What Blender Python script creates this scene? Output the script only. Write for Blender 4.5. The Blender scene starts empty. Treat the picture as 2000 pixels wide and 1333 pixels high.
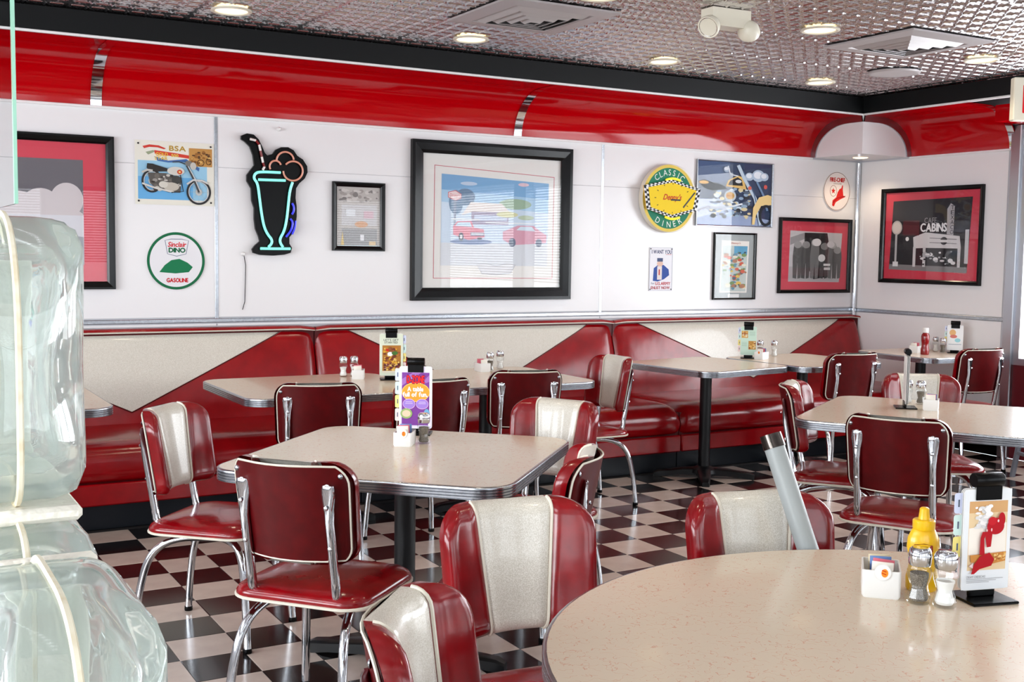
import bpy, bmesh, math, random
import numpy as np
from mathutils import Vector, Matrix
PI = math.pi
random.seed(7)
scene = bpy.context.scene
COL = scene.collection

# ------------------------------------------------------------------ camera
CAM_R = np.array([[0.8674757679686425, -0.4972848287613709, 0.013913700837233272],
                  [-0.02644611720943369, -0.07402601050784975, -0.9969055886355721],
                  [0.4967760007002743, 0.864423477730716, -0.07736702318284815]])
CAM_C = np.array([-1.1935986, -5.8596845, 1.4750094])
CAM_F = 2224.273
cam_d = bpy.data.cameras.new('camera'); cam = bpy.data.objects.new('camera', cam_d); COL.objects.link(cam)
cam_d.sensor_width = 36.0; cam_d.lens = CAM_F * 36.0 / 2000.0; cam_d.clip_start = 0.05
M = Matrix.Identity(4)
for i in range(3):
    M[i][0] = CAM_R[0][i]; M[i][1] = -CAM_R[1][i]; M[i][2] = -CAM_R[2][i]; M[i][3] = CAM_C[i]
cam.matrix_world = M
scene.camera = cam

def ray(x, y): return CAM_R.T @ np.array([(x - 1000) / CAM_F, (y - 666.5) / CAM_F, 1.0])
def onz(x, y, z): d = ray(x, y); return CAM_C + (z - CAM_C[2]) / d[2] * d
def ony(x, y, v): d = ray(x, y); return CAM_C + (v - CAM_C[1]) / d[1] * d
def onx(x, y, v): d = ray(x, y); return CAM_C + (v - CAM_C[0]) / d[0] * d
def proj(P):
    q = CAM_R @ (np.array(P, float) - CAM_C); return 1000 + CAM_F * q[0] / q[2], 666.5 + CAM_F * q[1] / q[2], q[2]

# ------------------------------------------------------------------ light
world = bpy.data.worlds.new('world'); scene.world = world; world.use_nodes = True
bgn = world.node_tree.nodes['Background']
bgn.inputs[0].default_value = (0.86, 0.93, 1.0, 1); bgn.inputs[1].default_value = 2.6
vs = scene.view_settings
vs.view_transform = 'Standard'; vs.look = 'None'; vs.gamma = 1.0; vs.exposure = -0.12; vs.use_curve_mapping = False
YW = 1.15            # back wall plane
XW = 6.209           # right wall plane
XL = -4.4            # left wall
YF = -7.5            # front wall (behind the camera)
def area_light(name, loc, rot, sx, sy, power, color):
    l = bpy.data.lights.new(name, 'AREA'); l.shape = 'RECTANGLE'; l.size = sx; l.size_y = sy
    l.energy = power; l.color = color
    o = bpy.data.objects.new(name, l); COL.objects.link(o); o.location = loc; o.rotation_euler = rot
    return o
LEFT_WINDOWS = [(-7.0, -5.2), (-4.9, -2.9), (-2.6, -0.4)]
FRONT_WINDOWS = [(-3.9, -1.7), (-1.3, 0.9), (1.3, 3.5), (3.9, 5.9)]
RIGHT_WINDOWS = [(-2.4, -0.43), (-4.5, -2.6), (-6.9, -4.7)]
for a, b in FRONT_WINDOWS:
    area_light('window_daylight', ((a + b) / 2, YF - 0.16, 1.55), (PI / 2, 0, 0), b - a, 1.35, 26, (0.9, 0.95, 1.0))
for a, b in RIGHT_WINDOWS:
    area_light('window_daylight', (XW + 0.16, (a + b) / 2, 1.5), (PI / 2, 0, PI / 2), b - a, 1.6, 100, (0.92, 0.96, 1.0))
for a, b in LEFT_WINDOWS:
    area_light('window_daylight', (XL - 0.16, (a + b) / 2, 1.55), (PI / 2, 0, -PI / 2), b - a, 1.35, 145, (0.92, 0.96, 1.0))

# ------------------------------------------------------------------ materials
def lin(c):
    return tuple((v / 255 / 12.92 if v / 255 <= 0.04045 else ((v / 255 + 0.055) / 1.055) ** 2.4) for v in c[:3])
def mat(name, col, rough=0.5, metal=0.0, coat=0.0, spec=0.5, noise=None, bump=None, trans=0.0, ior=1.5, emit=None, sheen=0):
    m = bpy.data.materials.new(name); m.use_nodes = True
    nt = m.node_tree; b = nt.nodes['Principled BSDF']
    b.inputs['Base Color'].default_value = (*lin(col), 1); b.inputs['Roughness'].default_value = rough
    b.inputs['Metallic'].default_value = metal; b.inputs['Coat Weight'].default_value = coat
    b.inputs['Coat Roughness'].default_value = 0.06
    b.inputs['Specular IOR Level'].default_value = spec
    b.inputs['Transmission Weight'].default_value = trans; b.inputs['IOR'].default_value = ior
    if emit: b.inputs['Emission Color'].default_value = (*lin(emit[0]), 1); b.inputs['Emission Strength'].default_value = emit[1]
    if noise or bump:
        tc = nt.nodes.new('ShaderNodeTexCoord')
    if noise:   # (scale, colour2, low, high, detail)
        n = nt.nodes.new('ShaderNodeTexNoise'); n.inputs['Scale'].default_value = noise[0]; n.inputs['Detail'].default_value = noise[4] if len(noise) > 4 else 3
        nt.links.new(tc.outputs['Object'], n.inputs['Vector'])
        r = nt.nodes.new('ShaderNodeValToRGB'); r.color_ramp.elements[0].position = noise[2]; r.color_ramp.elements[1].position = noise[3]
        r.color_ramp.elements[0].color = (*lin(col), 1); r.color_ramp.elements[1].color = (*lin(noise[1]), 1)
        nt.links.new(n.outputs['Fac'], r.inputs['Fac']); nt.links.new(r.outputs['Color'], b.inputs['Base Color'])
    if bump:    # (scale, strength, distance)
        n = nt.nodes.new('ShaderNodeTexNoise'); n.inputs['Scale'].default_value = bump[0]; n.inputs['Detail'].default_value = 2
        nt.links.new(tc.outputs['Object'], n.inputs['Vector'])
        bp = nt.nodes.new('ShaderNodeBump'); bp.inputs['Strength'].default_value = bump[1]; bp.inputs['Distance'].default_value = bump[2]
        nt.links.new(n.outputs['Fac'], bp.inputs['Height']); nt.links.new(bp.outputs['Normal'], b.inputs['Normal'])
    return m
MT = {}
MT['red_vinyl'] = mat('red_vinyl', (114, 2, 9), 0.18, coat=0.1, spec=0.45, noise=(14, (140, 5, 15), 0.35, 0.7), bump=(7, 0.12, 0.02))
MT['bench_red'] = mat('bench_red', (132, 3, 11), 0.19, spec=0.45, noise=(9, (150, 6, 15), 0.35, 0.7), bump=(5, 0.15, 0.02))
MT['red_back'] = mat('red_back', (72, 2, 5), 0.36, spec=0.22, noise=(20, (84, 3, 7), 0.35, 0.7))
MT['cream_vinyl'] = mat('cream_vinyl', (196, 190, 176), 0.30, coat=0.3, noise=(420, (222, 218, 208), 0.42, 0.6))
MT['piping'] = mat('piping', (214, 208, 192), 0.35)
MT['chrome'] = mat('chrome', (206, 209, 214), 0.07, metal=1.0)
MT['aluminium'] = mat('aluminium', (164, 168, 174), 0.24, metal=1.0, noise=(60, (180, 184, 190), 0.3, 0.7))
MT['steel'] = mat('steel', (176, 178, 184), 0.28, metal=1.0)
MT['wall_white'] = mat('wall_white', (229, 228, 229), 0.22, spec=0.4, bump=(1.6, 0.05, 0.03))
MT['wall_core'] = mat('wall_core', (190, 190, 196), 0.5)
MT['cove_red'] = mat('cove_red', (178, 0, 9), 0.09, spec=0.35, bump=(1.3, 0.06, 0.03))
MT['fascia_black'] = mat('fascia_black', (8, 10, 12), 0.5, spec=0.25)
MT['white_line'] = mat('white_line', (232, 230, 230), 0.3)
MT['grout'] = mat('grout', (30, 26, 26), 0.7)
MT['tile_white'] = mat('tile_white', (198, 181, 170), 0.18, noise=(9, (182, 166, 156), 0.3, 0.75, 5))
MT['tile_black'] = mat('tile_black', (15, 14, 15), 0.15, noise=(11, (26, 21, 21), 0.35, 0.75, 5))
MT['toe_kick'] = mat('toe_kick', (12, 16, 22), 0.4, spec=0.25)
MT['black_metal'] = mat('black_metal', (8, 10, 13), 0.36, spec=0.3)
MT['gunmetal'] = mat('gunmetal', (84, 78, 74), 0.14, metal=1.0)
MT['black_plastic'] = mat('black_plastic', (5, 5, 6), 0.26, spec=0.15)
MT['tin'] = mat('tin', (226, 222, 222), 0.24, metal=1.0, noise=(30, (200, 198, 200), 0.35, 0.7))
MT['frame_black'] = mat('frame_black', (8, 8, 9), 0.18, spec=0.25)
MT['paper'] = mat('paper', (226, 224, 220), 0.6)
MT['red_mat'] = mat('red_mat', (206, 52, 74), 0.6)
MT['white_plastic'] = mat('white_plastic', (232, 232, 230), 0.3)
MT['ivory_plastic'] = mat('ivory_plastic', (224, 218, 200), 0.35)
MT['grey_plastic'] = mat('grey_plastic', (150, 156, 156), 0.4)
MT['yellow'] = mat('yellow', (236, 186, 8), 0.28, coat=0.2)
MT['ketchup'] = mat('ketchup', (128, 8, 12), 0.2, coat=0.3)
MT['pepper'] = mat('pepper', (70, 62, 54), 0.9, noise=(700, (150, 140, 126), 0.45, 0.6))
MT['salt'] = mat('salt', (238, 236, 232), 0.8)
MT['maroon'] = mat('maroon', (104, 18, 30), 0.35)
MT['dark_wood'] = mat('dark_wood', (58, 46, 42), 0.4)
MT['mortar'] = mat('mortar', (236, 230, 216), 0.85, bump=(140, 0.6, 0.004))
MT['seam'] = mat('seam', (232, 224, 200), 0.6, noise=(40, (206, 184, 140), 0.5, 0.75))
MT['speaker'] = mat('speaker', (176, 170, 170), 0.42, metal=0.25)
MT['neon_teal'] = mat('neon_teal', (140, 230, 214), 0.2, emit=((120, 226, 208), 0.75))
MT['neon_orange'] = mat('neon_orange', (214, 150, 130), 0.2, emit=((226, 140, 110), 0.12))
MT['neon_blue'] = mat('neon_blue', (60, 60, 210), 0.2, emit=((60, 70, 240), 0.5))
MT['neon_yellow'] = mat('neon_yellow', (255, 226, 60), 0.2, emit=((255, 220, 60), 0.8))
MT['straw_white'] = mat('straw_white', (236, 230, 226), 0.25)
MT['straw_red'] = mat('straw_red', (120, 12, 16), 0.25)
MT['lamp'] = mat('lamp', (255, 244, 214), 0.4, emit=((255, 228, 180), 2.4))
MT['sign_red'] = mat('sign_red', (220, 20, 30), 0.4, emit=((230, 20, 30), 0.7))
MT['highchair_grey'] = mat('highchair_grey', (112, 116, 126), 0.4)

def glass_mat(name, tint, fac, rough=0.0):
    # thin pane: mostly transparent with a mirror-like reflection
    m = bpy.data.materials.new(name); m.use_nodes = True; nt = m.node_tree; nt.nodes.clear()
    o = nt.nodes.new('ShaderNodeOutputMaterial'); t = nt.nodes.new('ShaderNodeBsdfTransparent'); g = nt.nodes.new('ShaderNodeBsdfGlossy')
    t.inputs[0].default_value = (*tint, 1); g.inputs['Roughness'].default_value = rough
    mx = nt.nodes.new('ShaderNodeMixShader'); lw = nt.nodes.new('ShaderNodeLayerWeight'); pw = nt.nodes.new('ShaderNodeMath'); pw.operation = 'POWER'; pw.inputs[1].default_value = 4.0
    fr = nt.nodes.new('ShaderNodeMath'); fr.operation = 'MULTIPLY_ADD'; fr.inputs[1].default_value = 0.85; fr.inputs[2].default_value = fac
    nt.links.new(lw.outputs['Facing'], pw.inputs[0]); nt.links.new(pw.outputs[0], fr.inputs[0]); nt.links.new(fr.outputs[0], mx.inputs[0]); nt.links.new(t.outputs[0], mx.inputs[1]); nt.links.new(g.outputs[0], mx.inputs[2])
    nt.links.new(mx.outputs[0], o.inputs[0]); return m
MT['pane'] = glass_mat('pane', (1, 1, 1), .03)
MT['picture_glass'] = glass_mat('picture_glass', (1, 1, 1), .022)
MT['screen_glass'] = glass_mat('screen_glass', (0.93, 0.98, 0.95), .32)
MT['shaker_glass'] = glass_mat('shaker_glass', (0.96, 0.975, 0.975), .06)
MT['glass_edge'] = mat('glass_edge', (170, 226, 200), 0.15, trans=0.4)

def block_glass():
    m = bpy.data.materials.new('block_glass'); m.use_nodes = True; nt = m.node_tree; nt.nodes.clear()
    o = nt.nodes.new('ShaderNodeOutputMaterial'); g = nt.nodes.new('ShaderNodeBsdfGlass'); d = nt.nodes.new('ShaderNodeBsdfTranslucent'); df = nt.nodes.new('ShaderNodeBsdfDiffuse')
    g.inputs['Color'].default_value = (0.972, 0.995, 0.982, 1); g.inputs['Roughness'].default_value = 0.02; g.inputs['IOR'].default_value = 1.48
    d.inputs['Color'].default_value = (0.93, 0.98, 0.95, 1); df.inputs['Color'].default_value = (0.93, 0.98, 0.95, 1)
    a = nt.nodes.new('ShaderNodeMixShader'); a.inputs[0].default_value = 0.5
    nt.links.new(d.outputs[0], a.inputs[1]); nt.links.new(df.outputs[0], a.inputs[2])
    mx = nt.nodes.new('ShaderNodeMixShader'); mx.inputs[0].default_value = 0.17
    nt.links.new(g.outputs[0], mx.inputs[1]); nt.links.new(a.outputs[0], mx.inputs[2]); nt.links.new(mx.outputs[0], o.inputs[0])
    return m
MT['block_glass'] = block_glass()

def laminate():
    m = mat('laminate', (206, 194, 178), 0.22, coat=0.2); nt = m.node_tree; b = nt.nodes['Principled BSDF']
    tc = nt.nodes.new('ShaderNodeTexCoord')
    n0 = nt.nodes.new('ShaderNodeTexNoise'); n0.inputs['Scale'].default_value = 48; n0.inputs['Detail'].default_value = 1
    nt.links.new(tc.outputs['Object'], n0.inputs['Vector'])
    ab = nt.nodes.new('ShaderNodeMath'); ab.operation = 'SUBTRACT'; ab.inputs[1].default_value = 0.5; nt.links.new(n0.outputs['Fac'], ab.inputs[0])
    aa = nt.nodes.new('ShaderNodeMath'); aa.operation = 'ABSOLUTE'; nt.links.new(ab.outputs[0], aa.inputs[0])
    lt = nt.nodes.new('ShaderNodeMath'); lt.operation = 'LESS_THAN'; lt.inputs[1].default_value = 0.010; nt.links.new(aa.outputs[0], lt.inputs[0])
    n1 = nt.nodes.new('ShaderNodeTexNoise'); n1.inputs['Scale'].default_value = 60; nt.links.new(tc.outputs['Object'], n1.inputs['Vector'])
    gt = nt.nodes.new('ShaderNodeMath'); gt.operation = 'GREATER_THAN'; gt.inputs[1].default_value = 0.45; nt.links.new(n1.outputs['Fac'], gt.inputs[0])
    mu = nt.nodes.new('ShaderNodeMath'); mu.operation = 'MULTIPLY'; nt.links.new(lt.outputs[0], mu.inputs[0]); nt.links.new(gt.outputs[0], mu.inputs[1])
    mx = nt.nodes.new('ShaderNodeMix'); mx.data_type = 'RGBA'
    mx.inputs[6].default_value = (*lin((219, 203, 181)), 1); mx.inputs[7].default_value = (*lin((212, 170, 148)), 1)
    nt.links.new(mu.outputs[0], mx.inputs[0]); nt.links.new(mx.outputs[2], b.inputs['Base Color']); return m
MT['laminate'] = laminate()

def print_mat():
    m = mat('print', (255, 255, 255), 0.5, spec=0.2); nt = m.node_tree
    a = nt.nodes.new('ShaderNodeAttribute'); a.attribute_name = 'ink'
    nt.links.new(a.outputs['Color'], nt.nodes['Principled BSDF'].inputs['Base Color']); return m
MT['print'] = print_mat()

# ------------------------------------------------------------------ mesh helpers
class MB:
    def __init__(s): s.v = []; s.f = []
    def add(s, vs, fs):
        o = len(s.v); s.v += [tuple(map(float, p)) for p in vs]; s.f += [tuple(i + o for i in f) for f in fs]; return s
    def box(s, c, size, bev=0.0):
        hx, hy, hz = size[0] / 2, size[1] / 2, size[2] / 2
        if bev <= 0:
            vs = [(c[0] + a * hx, c[1] + b * hy, c[2] + d * hz) for a in (-1, 1) for b in (-1, 1) for d in (-1, 1)]
            return s.add(vs, [(0, 1, 3, 2), (4, 6, 7, 5), (0, 4, 5, 1), (2, 3, 7, 6), (0, 2, 6, 4), (1, 5, 7, 3)])
        b = min(bev, hx * .99, hy * .99, hz * .99)
        vs = []; ix = {}
        for sx in (-1, 1):
            for sy in (-1, 1):
                for sz in (-1, 1):
                    for k in range(3):
                        p = [sx * hx, sy * hy, sz * hz]
                        for j in range(3):
                            if j != k: p[j] -= (sx, sy, sz)[j] * b
                        ix[(sx, sy, sz, k)] = len(vs); vs.append((c[0] + p[0], c[1] + p[1], c[2] + p[2]))
        fs = []
        for k in range(3):
            i, j = (k + 1) % 3, (k + 2) % 3
            for sg in (-1, 1):
                q = []
                for a, d in ((-1, -1), (1, -1), (1, 1), (-1, 1)):
                    t = [0, 0, 0]; t[k] = sg; t[i] = a; t[j] = d; q.append(ix[(*t, k)])
                fs.append(tuple(q if sg > 0 else q[::-1]))
        for k in range(3):     # edges along axis k
            i, j = (k + 1) % 3, (k + 2) % 3
            for a in (-1, 1):
                for d in (-1, 1):
                    t0 = [0, 0, 0]; t0[k] = -1; t0[i] = a; t0[j] = d; t1 = list(t0); t1[k] = 1
                    fs.append((ix[(*t0, i)], ix[(*t1, i)], ix[(*t1, j)], ix[(*t0, j)]))
        for sx in (-1, 1):
            for sy in (-1, 1):
                for sz in (-1, 1): fs.append(tuple(ix[(sx, sy, sz, k)] for k in range(3)))
        return s.add(vs, fs)
    def grid(s, rows, close_u=False, close_v=False):
        n, m = len(rows), len(rows[0]); vs = [p for r in rows for p in r]; fs = []
        for i in range(n - 1 + (1 if close_v else 0)):
            for j in range(m - 1 + (1 if close_u else 0)):
                a = i * m + j; b = i * m + (j + 1) % m; c = ((i + 1) % n) * m + (j + 1) % m; d = ((i + 1) % n) * m + j
                fs.append((a, b, c, d))
        return s.add(vs, fs)
    def lathe(s, prof, c=(0, 0, 0), n=24, axis='z', cap=True, sx=1, sy=1):
        rows = []
        for r, h in prof:
            row = []
            for k in range(n):
                a = 2 * PI * k / n; x, y = r * math.cos(a) * sx, r * math.sin(a) * sy
                row.append({'z': (c[0] + x, c[1] + y, c[2] + h), 'y': (c[0] + x, c[1] + h, c[2] + y), 'x': (c[0] + h, c[1] + x, c[2] + y)}[axis])
            rows.append(row)
        o = len(s.v); s.grid(rows, close_u=True)
        if cap:
            s.f.append(tuple(o + k for k in range(n))[::-1]); s.f.append(tuple(o + (len(prof) - 1) * n + k for k in range(n)))
        return s
    def tube(s, pts, r, n=10, closed=False, ref=None, cap=True):
        P = [np.array(p, float) for p in pts]; N = len(P); rows = []; prev = None
        for i in range(N):
            if closed: t = P[(i + 1) % N] - P[i - 1]
            else: t = P[min(i + 1, N - 1)] - P[max(i - 1, 0)]
            t = t / (np.linalg.norm(t) + 1e-12)
            if ref is not None: a = np.array(ref, float)
            elif prev is not None: a = prev
            else: a = np.array((0, 0, 1.0)) if abs(t[2]) < .9 else np.array((1.0, 0, 0))
            a = a - t * (a @ t); a /= np.linalg.norm(a) + 1e-12; b = np.cross(t, a); prev = a
            rr = r[i] if isinstance(r, (list, tuple)) else r
            ra, rb = rr if isinstance(rr, tuple) else (rr, rr)
            rows.append([tuple(P[i] + a * ra * math.cos(2 * PI * k / n) + b * rb * math.sin(2 * PI * k / n)) for k in range(n)])
        o = len(s.v); s.grid(rows, close_u=True, close_v=closed)
        if not closed and cap:
            s.f.append(tuple(o + k for k in range(n))[::-1]); s.f.append(tuple(o + (N - 1) * n + k for k in range(n)))
        return s
    def prism(s, poly, z0, z1, T=lambda x, y, z: (x, y, z)):
        n = len(poly); vs = [T(x, y, z0) for x, y in poly] + [T(x, y, z1) for x, y in poly]
        fs = [tuple(range(n))[::-1], tuple(range(n, 2 * n))] + [(i, (i + 1) % n, n + (i + 1) % n, n + i) for i in range(n)]
        return s.add(vs, fs)
    def mesh(s, name, m, smooth=True, angle=38):
        me = bpy.data.meshes.new(name); me.from_pydata(s.v, [], s.f); me.update()
        bm = bmesh.new(); bm.from_mesh(me); bmesh.ops.recalc_face_normals(bm, faces=bm.faces); bm.to_mesh(me); bm.free()
        if smooth:
            me.polygons.foreach_set('use_smooth', [True] * len(me.polygons)); me.set_sharp_from_angle(angle=math.radians(angle))
        me.materials.append(MT[m] if isinstance(m, str) else m); me.update(); return me
    def obj(s, name, m, parent=None, smooth=True, angle=38):
        return link(name, s.mesh(name, m, smooth, angle), parent)
def link(name, me, parent=None, loc=None, rot=None):
    o = bpy.data.objects.new(name, me); COL.objects.link(o)
    if parent is not None: o.parent = parent
    if loc is not None: o.location = loc
    if rot is not None: o.rotation_euler = rot
    return o
def thing(name, label, cat, loc=(0, 0, 0), rotz=0.0, group=None, rot=None):
    o = bpy.data.objects.new(name, None); COL.objects.link(o); o.empty_display_size = 0.1
    o.location = loc; o.rotation_euler = rot if rot else (0, 0, rotz)
    o['label'] = label; o['category'] = cat
    if group: o['group'] = group
    return o
def tag(o, label, cat, group=None):
    o['label'] = label; o['category'] = cat
    if group: o['group'] = group
    return o
def struct(o, label=None):
    o['kind'] = 'structure'
    if label: o['label'] = label
    return o
def dup(root, loc, rotz, label):
    r = root.copy(); COL.objects.link(r); r.location = loc; r.rotation_euler = (0, 0, rotz); r['label'] = label
    for ch in list(root.children):
        c = ch.copy(); COL.objects.link(c); c.parent = r
        for g in ch.children:
            d = g.copy(); COL.objects.link(d); d.parent = c
    return r
def rrect(hx, hy, r, n=6):
    pts = []
    for cx, cy, a0 in ((hx - r, hy - r, 0), (-hx + r, hy - r, 90), (-hx + r, -hy + r, 180), (hx - r, -hy + r, 270)):
        for k in range(n + 1):
            a = math.radians(a0 + 90 * k / n); pts.append((cx + r * math.cos(a), cy + r * math.sin(a)))
    return pts
def circ(r, n=48, cx=0, cy=0, ry=None): return [(cx + r * math.cos(2 * PI * k / n), cy + (ry or r) * math.sin(2 * PI * k / n)) for k in range(n)]

# glyph cache from the built-in font
GL = {}
def load_glyphs(chars):
    obs = []
    for c in chars:
        cu = bpy.data.curves.new('g', 'FONT'); cu.body = c; cu.resolution_u = 3
        o = bpy.data.objects.new('g', cu); COL.objects.link(o); obs.append((c, o, cu))
    bpy.context.view_layer.update(); dg = bpy.context.evaluated_depsgraph_get()
    for c, o, cu in obs:
        me = o.evaluated_get(dg).to_mesh()
        GL[c] = ([(v.co.x, v.co.y) for v in me.vertices], [tuple(p.vertices) for p in me.polygons]); o.evaluated_get(dg).to_mesh_clear()
    for c, o, cu in obs: bpy.data.objects.remove(o); bpy.data.curves.remove(cu)
load_glyphs("ABCDEFGHIKLMNORSTUVWXYZabcdefghiklnorstuy'-.:0145")

class Art:
    """flat print: coloured shapes layered a hair apart; drawn in any x-right / y-down frame mapped to w x h metres"""
    def __init__(s, w, h, frame):
        s.w, s.h, s.fr = w, h, frame; s.v = []; s.f = []; s.c = []; s.k = 0
    def m(s, x, y):
        x0, y0, x1, y1 = s.fr
        return ((x - x0) / (x1 - x0) - 0.5) * s.w, (0.5 - (y - y0) / (y1 - y0)) * s.h
    def _put(s, pts, faces, col):
        s.k += 1; o = len(s.v); z = s.k * 0.00006
        for x, y in pts:
            a, b = s.m(x, y); s.v.append((max(-s.w / 2, min(s.w / 2, a)), max(-s.h / 2, min(s.h / 2, b)), z))
        for f in faces: s.f.append(tuple(o + i for i in f)); s.c.append(lin(col))
        return s
    def poly(s, pts, col): return s._put(pts, [tuple(range(len(pts)))], col)
    def rect(s, x0, y0, x1, y1, col): return s.poly([(x0, y0), (x1, y0), (x1, y1), (x0, y1)], col)
    def ell(s, cx, cy, rx, ry, col, n=28): return s.poly(circ(rx, n, cx, cy, ry), col)
    def ring(s, cx, cy, rx, ry, t, col, n=36):
        a = circ(rx, n, cx, cy, ry); b = circ(rx - t, n, cx, cy, ry - t)
        return s._put(a + b, [(i, (i + 1) % n, n + (i + 1) % n, n + i) for i in range(n)], col)
    def line(s, pts, w, col, closed=False):
        n = len(pts); L = []; R = []
        for i in range(n):
            a = pts[i - 1] if (closed or i) else pts[i]; b = pts[(i + 1) % n] if (closed or i < n - 1) else pts[i]
            dx, dy = b[0] - a[0], b[1] - a[1]; l = math.hypot(dx, dy) or 1
            L.append((pts[i][0] - dy / l * w / 2, pts[i][1] + dx / l * w / 2)); R.append((pts[i][0] + dy / l * w / 2, pts[i][1] - dx / l * w / 2))
        k = n if closed else n - 1
        return s._put(L + R, [(i, (i + 1) % n, n + (i + 1) % n, n + i) for i in range(k)], col)
    def text(s, t, x0, y0, x1, y1, col, shear=0.0, bold=0.0, curve=None):
        X = 0.0; vs = []; fs = []
        for ch in t:
            if ch == ' ': X += 0.3; continue
            g, gf = GL[ch]; xs = [p[0] for p in g]; a, b = min(xs), max(xs); o = len(vs)
            vs += [(p[0] - a + X, p[1]) for p in g]; fs += [tuple(o + i for i in f) for f in gf]; X += b - a + 0.09
        X -= 0.09; ys = [p[1] for p in vs]; lo, hi = min(ys), max(ys)
        out = []
        for x, y in vs:
            u = x / X; v = (y - lo) / (hi - lo); px = x0 + (u + shear * (v - .5)) * (x1 - x0); py = y1 + v * (y0 - y1)
            if curve: py += curve * (1 - (2 * u - 1) ** 2)
            out.append((px, py))
        if bold:
            for dx, dy in ((bold, 0), (-bold, 0), (0, bold), (0, -bold)): s._put([(x + dx, y + dy) for x, y in out], fs, col)
        return s._put(out, fs, col)
    def blobs(s, x0, y0, x1, y1, cols, n, r0, r1, seed=1):
        rd = random.Random(seed)
        for _ in range(n):
            r = rd.uniform(r0, r1); s.ell(rd.uniform(x0 + r, x1 - r), rd.uniform(y0 + r, y1 - r), r, r * rd.uniform(.4, .9), rd.choice(cols), 9)
        return s
    def build(s, name, parent, z=0.0, loc=None):
        me = bpy.data.meshes.new(name); me.from_pydata(s.v, [], s.f); me.update()
        at = me.color_attributes.new('ink', 'FLOAT_COLOR', 'CORNER'); buf = []
        for p in me.polygons: buf += [*s.c[p.index], 1.0] * p.loop_total
        at.data.foreach_set('color', buf); me.materials.append(MT['print'])
        return link(name, me, parent, loc or (0, 0, z))
# ------------------------------------------------------------------ the room
ZB = 2.29                                   # foot of the red cove
sc_ = onz(1684, 306, ZB); CD = YW - sc_[1]  # cove projection
CD = 0.55
ZT = ony(1684, 222, YW - CD)[2]             # top of the cove
ZC = ony(1690, 191, YW - CD)[2]             # ceiling
ZR = ony(1172, 613, YW)[2]                  # chair rail
T = 0.2286
KICK_Y = 0.285

def quad_wall(name, boxes, m):
    b = MB()
    for c, s in boxes: b.box(c, s)
    return b.obj(name, m, None, smooth=False)
def span(x0, x1, y0, y1, z0, z1): return ((x0 + x1) / 2, (y0 + y1) / 2, (z0 + z1) / 2), (abs(x1 - x0), abs(y1 - y0), abs(z1 - z0))

# floor: slab plus single vinyl tiles
floor = MB().box(*span(XL, XW, YF, YW, -0.12, -0.004)).obj('floor', 'grout', None, smooth=False)
struct(floor, 'black and white checkered vinyl tile floor')
tile_me = {}
for key, m in (('w', 'tile_white'), ('b', 'tile_black')):
    b = MB(); h = T / 2 - 0.0011; c = 0.0012
    r0 = [(-h, -h, -0.004), (h, -h, -0.004), (h, h, -0.004), (-h, h, -0.004)]; r1 = [(x, y, -c) for x, y, z in r0]
    r2 = [(math.copysign(h - c, x), math.copysign(h - c, y), 0) for x, y, z in r0]
    b.add(r0 + r1 + r2, [(i, (i + 1) % 4, 4 + (i + 1) % 4, 4 + i) for i in range(4)] + [(4 + i, 4 + (i + 1) % 4, 8 + (i + 1) % 4, 8 + i) for i in range(4)] + [(8, 9, 10, 11)])
    tile_me[key] = b.mesh('tile', m, smooth=False)
RT_C = (0.512, -4.538); RT_R = 0.757          # round table
cells = []
for ix in range(int(XL / T) + 1, int(XW / T)):
    for iy in range(int(YF / T) + 1, 1):
        x, y = (ix + .5) * T, (iy + .5) * T
        if y > KICK_Y + 0.05: continue
        px, py, dz = proj((x, y, 0)); a = 0
        if dz > 0.5 and -20 < px < 2020 and py < 1350:
            q = onz(px, py, 0.76); hid = math.hypot(q[0] - RT_C[0], q[1] - RT_C[1]) < RT_R - .05
            if px < 230 or (px < 340 and py > 1070 + (px - 120) * 1.2): hid = True
            q1 = onz(px, py, 0.76)     # under the tilted square tables
            for cx, cy, rot, hs in ((0.484, -2.189, 45.5, .505), (3.078, -2.316, 32, .52)):
                u = math.radians(rot); dx, dy = q1[0] - cx, q1[1] - cy
                if abs(dx * math.cos(u) + dy * math.sin(u)) < hs - .06 and abs(-dx * math.sin(u) + dy * math.cos(u)) < hs - .06: hid = True
            if not hid: a = 1.0 / dz ** 3
        cells.append((a, ix, iy))
cells.sort(reverse=True)
rest = {'w': MB(), 'b': MB()}
for k, (a, ix, iy) in enumerate(cells):
    key = 'w' if (ix + iy) % 2 else 'b'; x, y = (ix + .5) * T, (iy + .5) * T
    if k < 300 and a > 0: link('tile', tile_me[key], floor, (x, y, 0))
    else:
        h = T / 2 - 0.0011
        rest[key].add([(x - h, y - h, 0), (x + h, y - h, 0), (x + h, y + h, 0), (x - h, y + h, 0), (x - h, y - h, -.004), (x + h, y - h, -.004), (x + h, y + h, -.004), (x - h, y + h, -.004)],
                      [(0, 1, 2, 3), (0, 1, 5, 4), (1, 2, 6, 5), (2, 3, 7, 6), (3, 0, 4, 7)])
for key, m, n in (('w', 'tile_white', 'white_tiles'), ('b', 'tile_black', 'black_tiles')):
    o = rest[key].obj(n, m, floor, smooth=False); o['kind'] = 'stuff'

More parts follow.
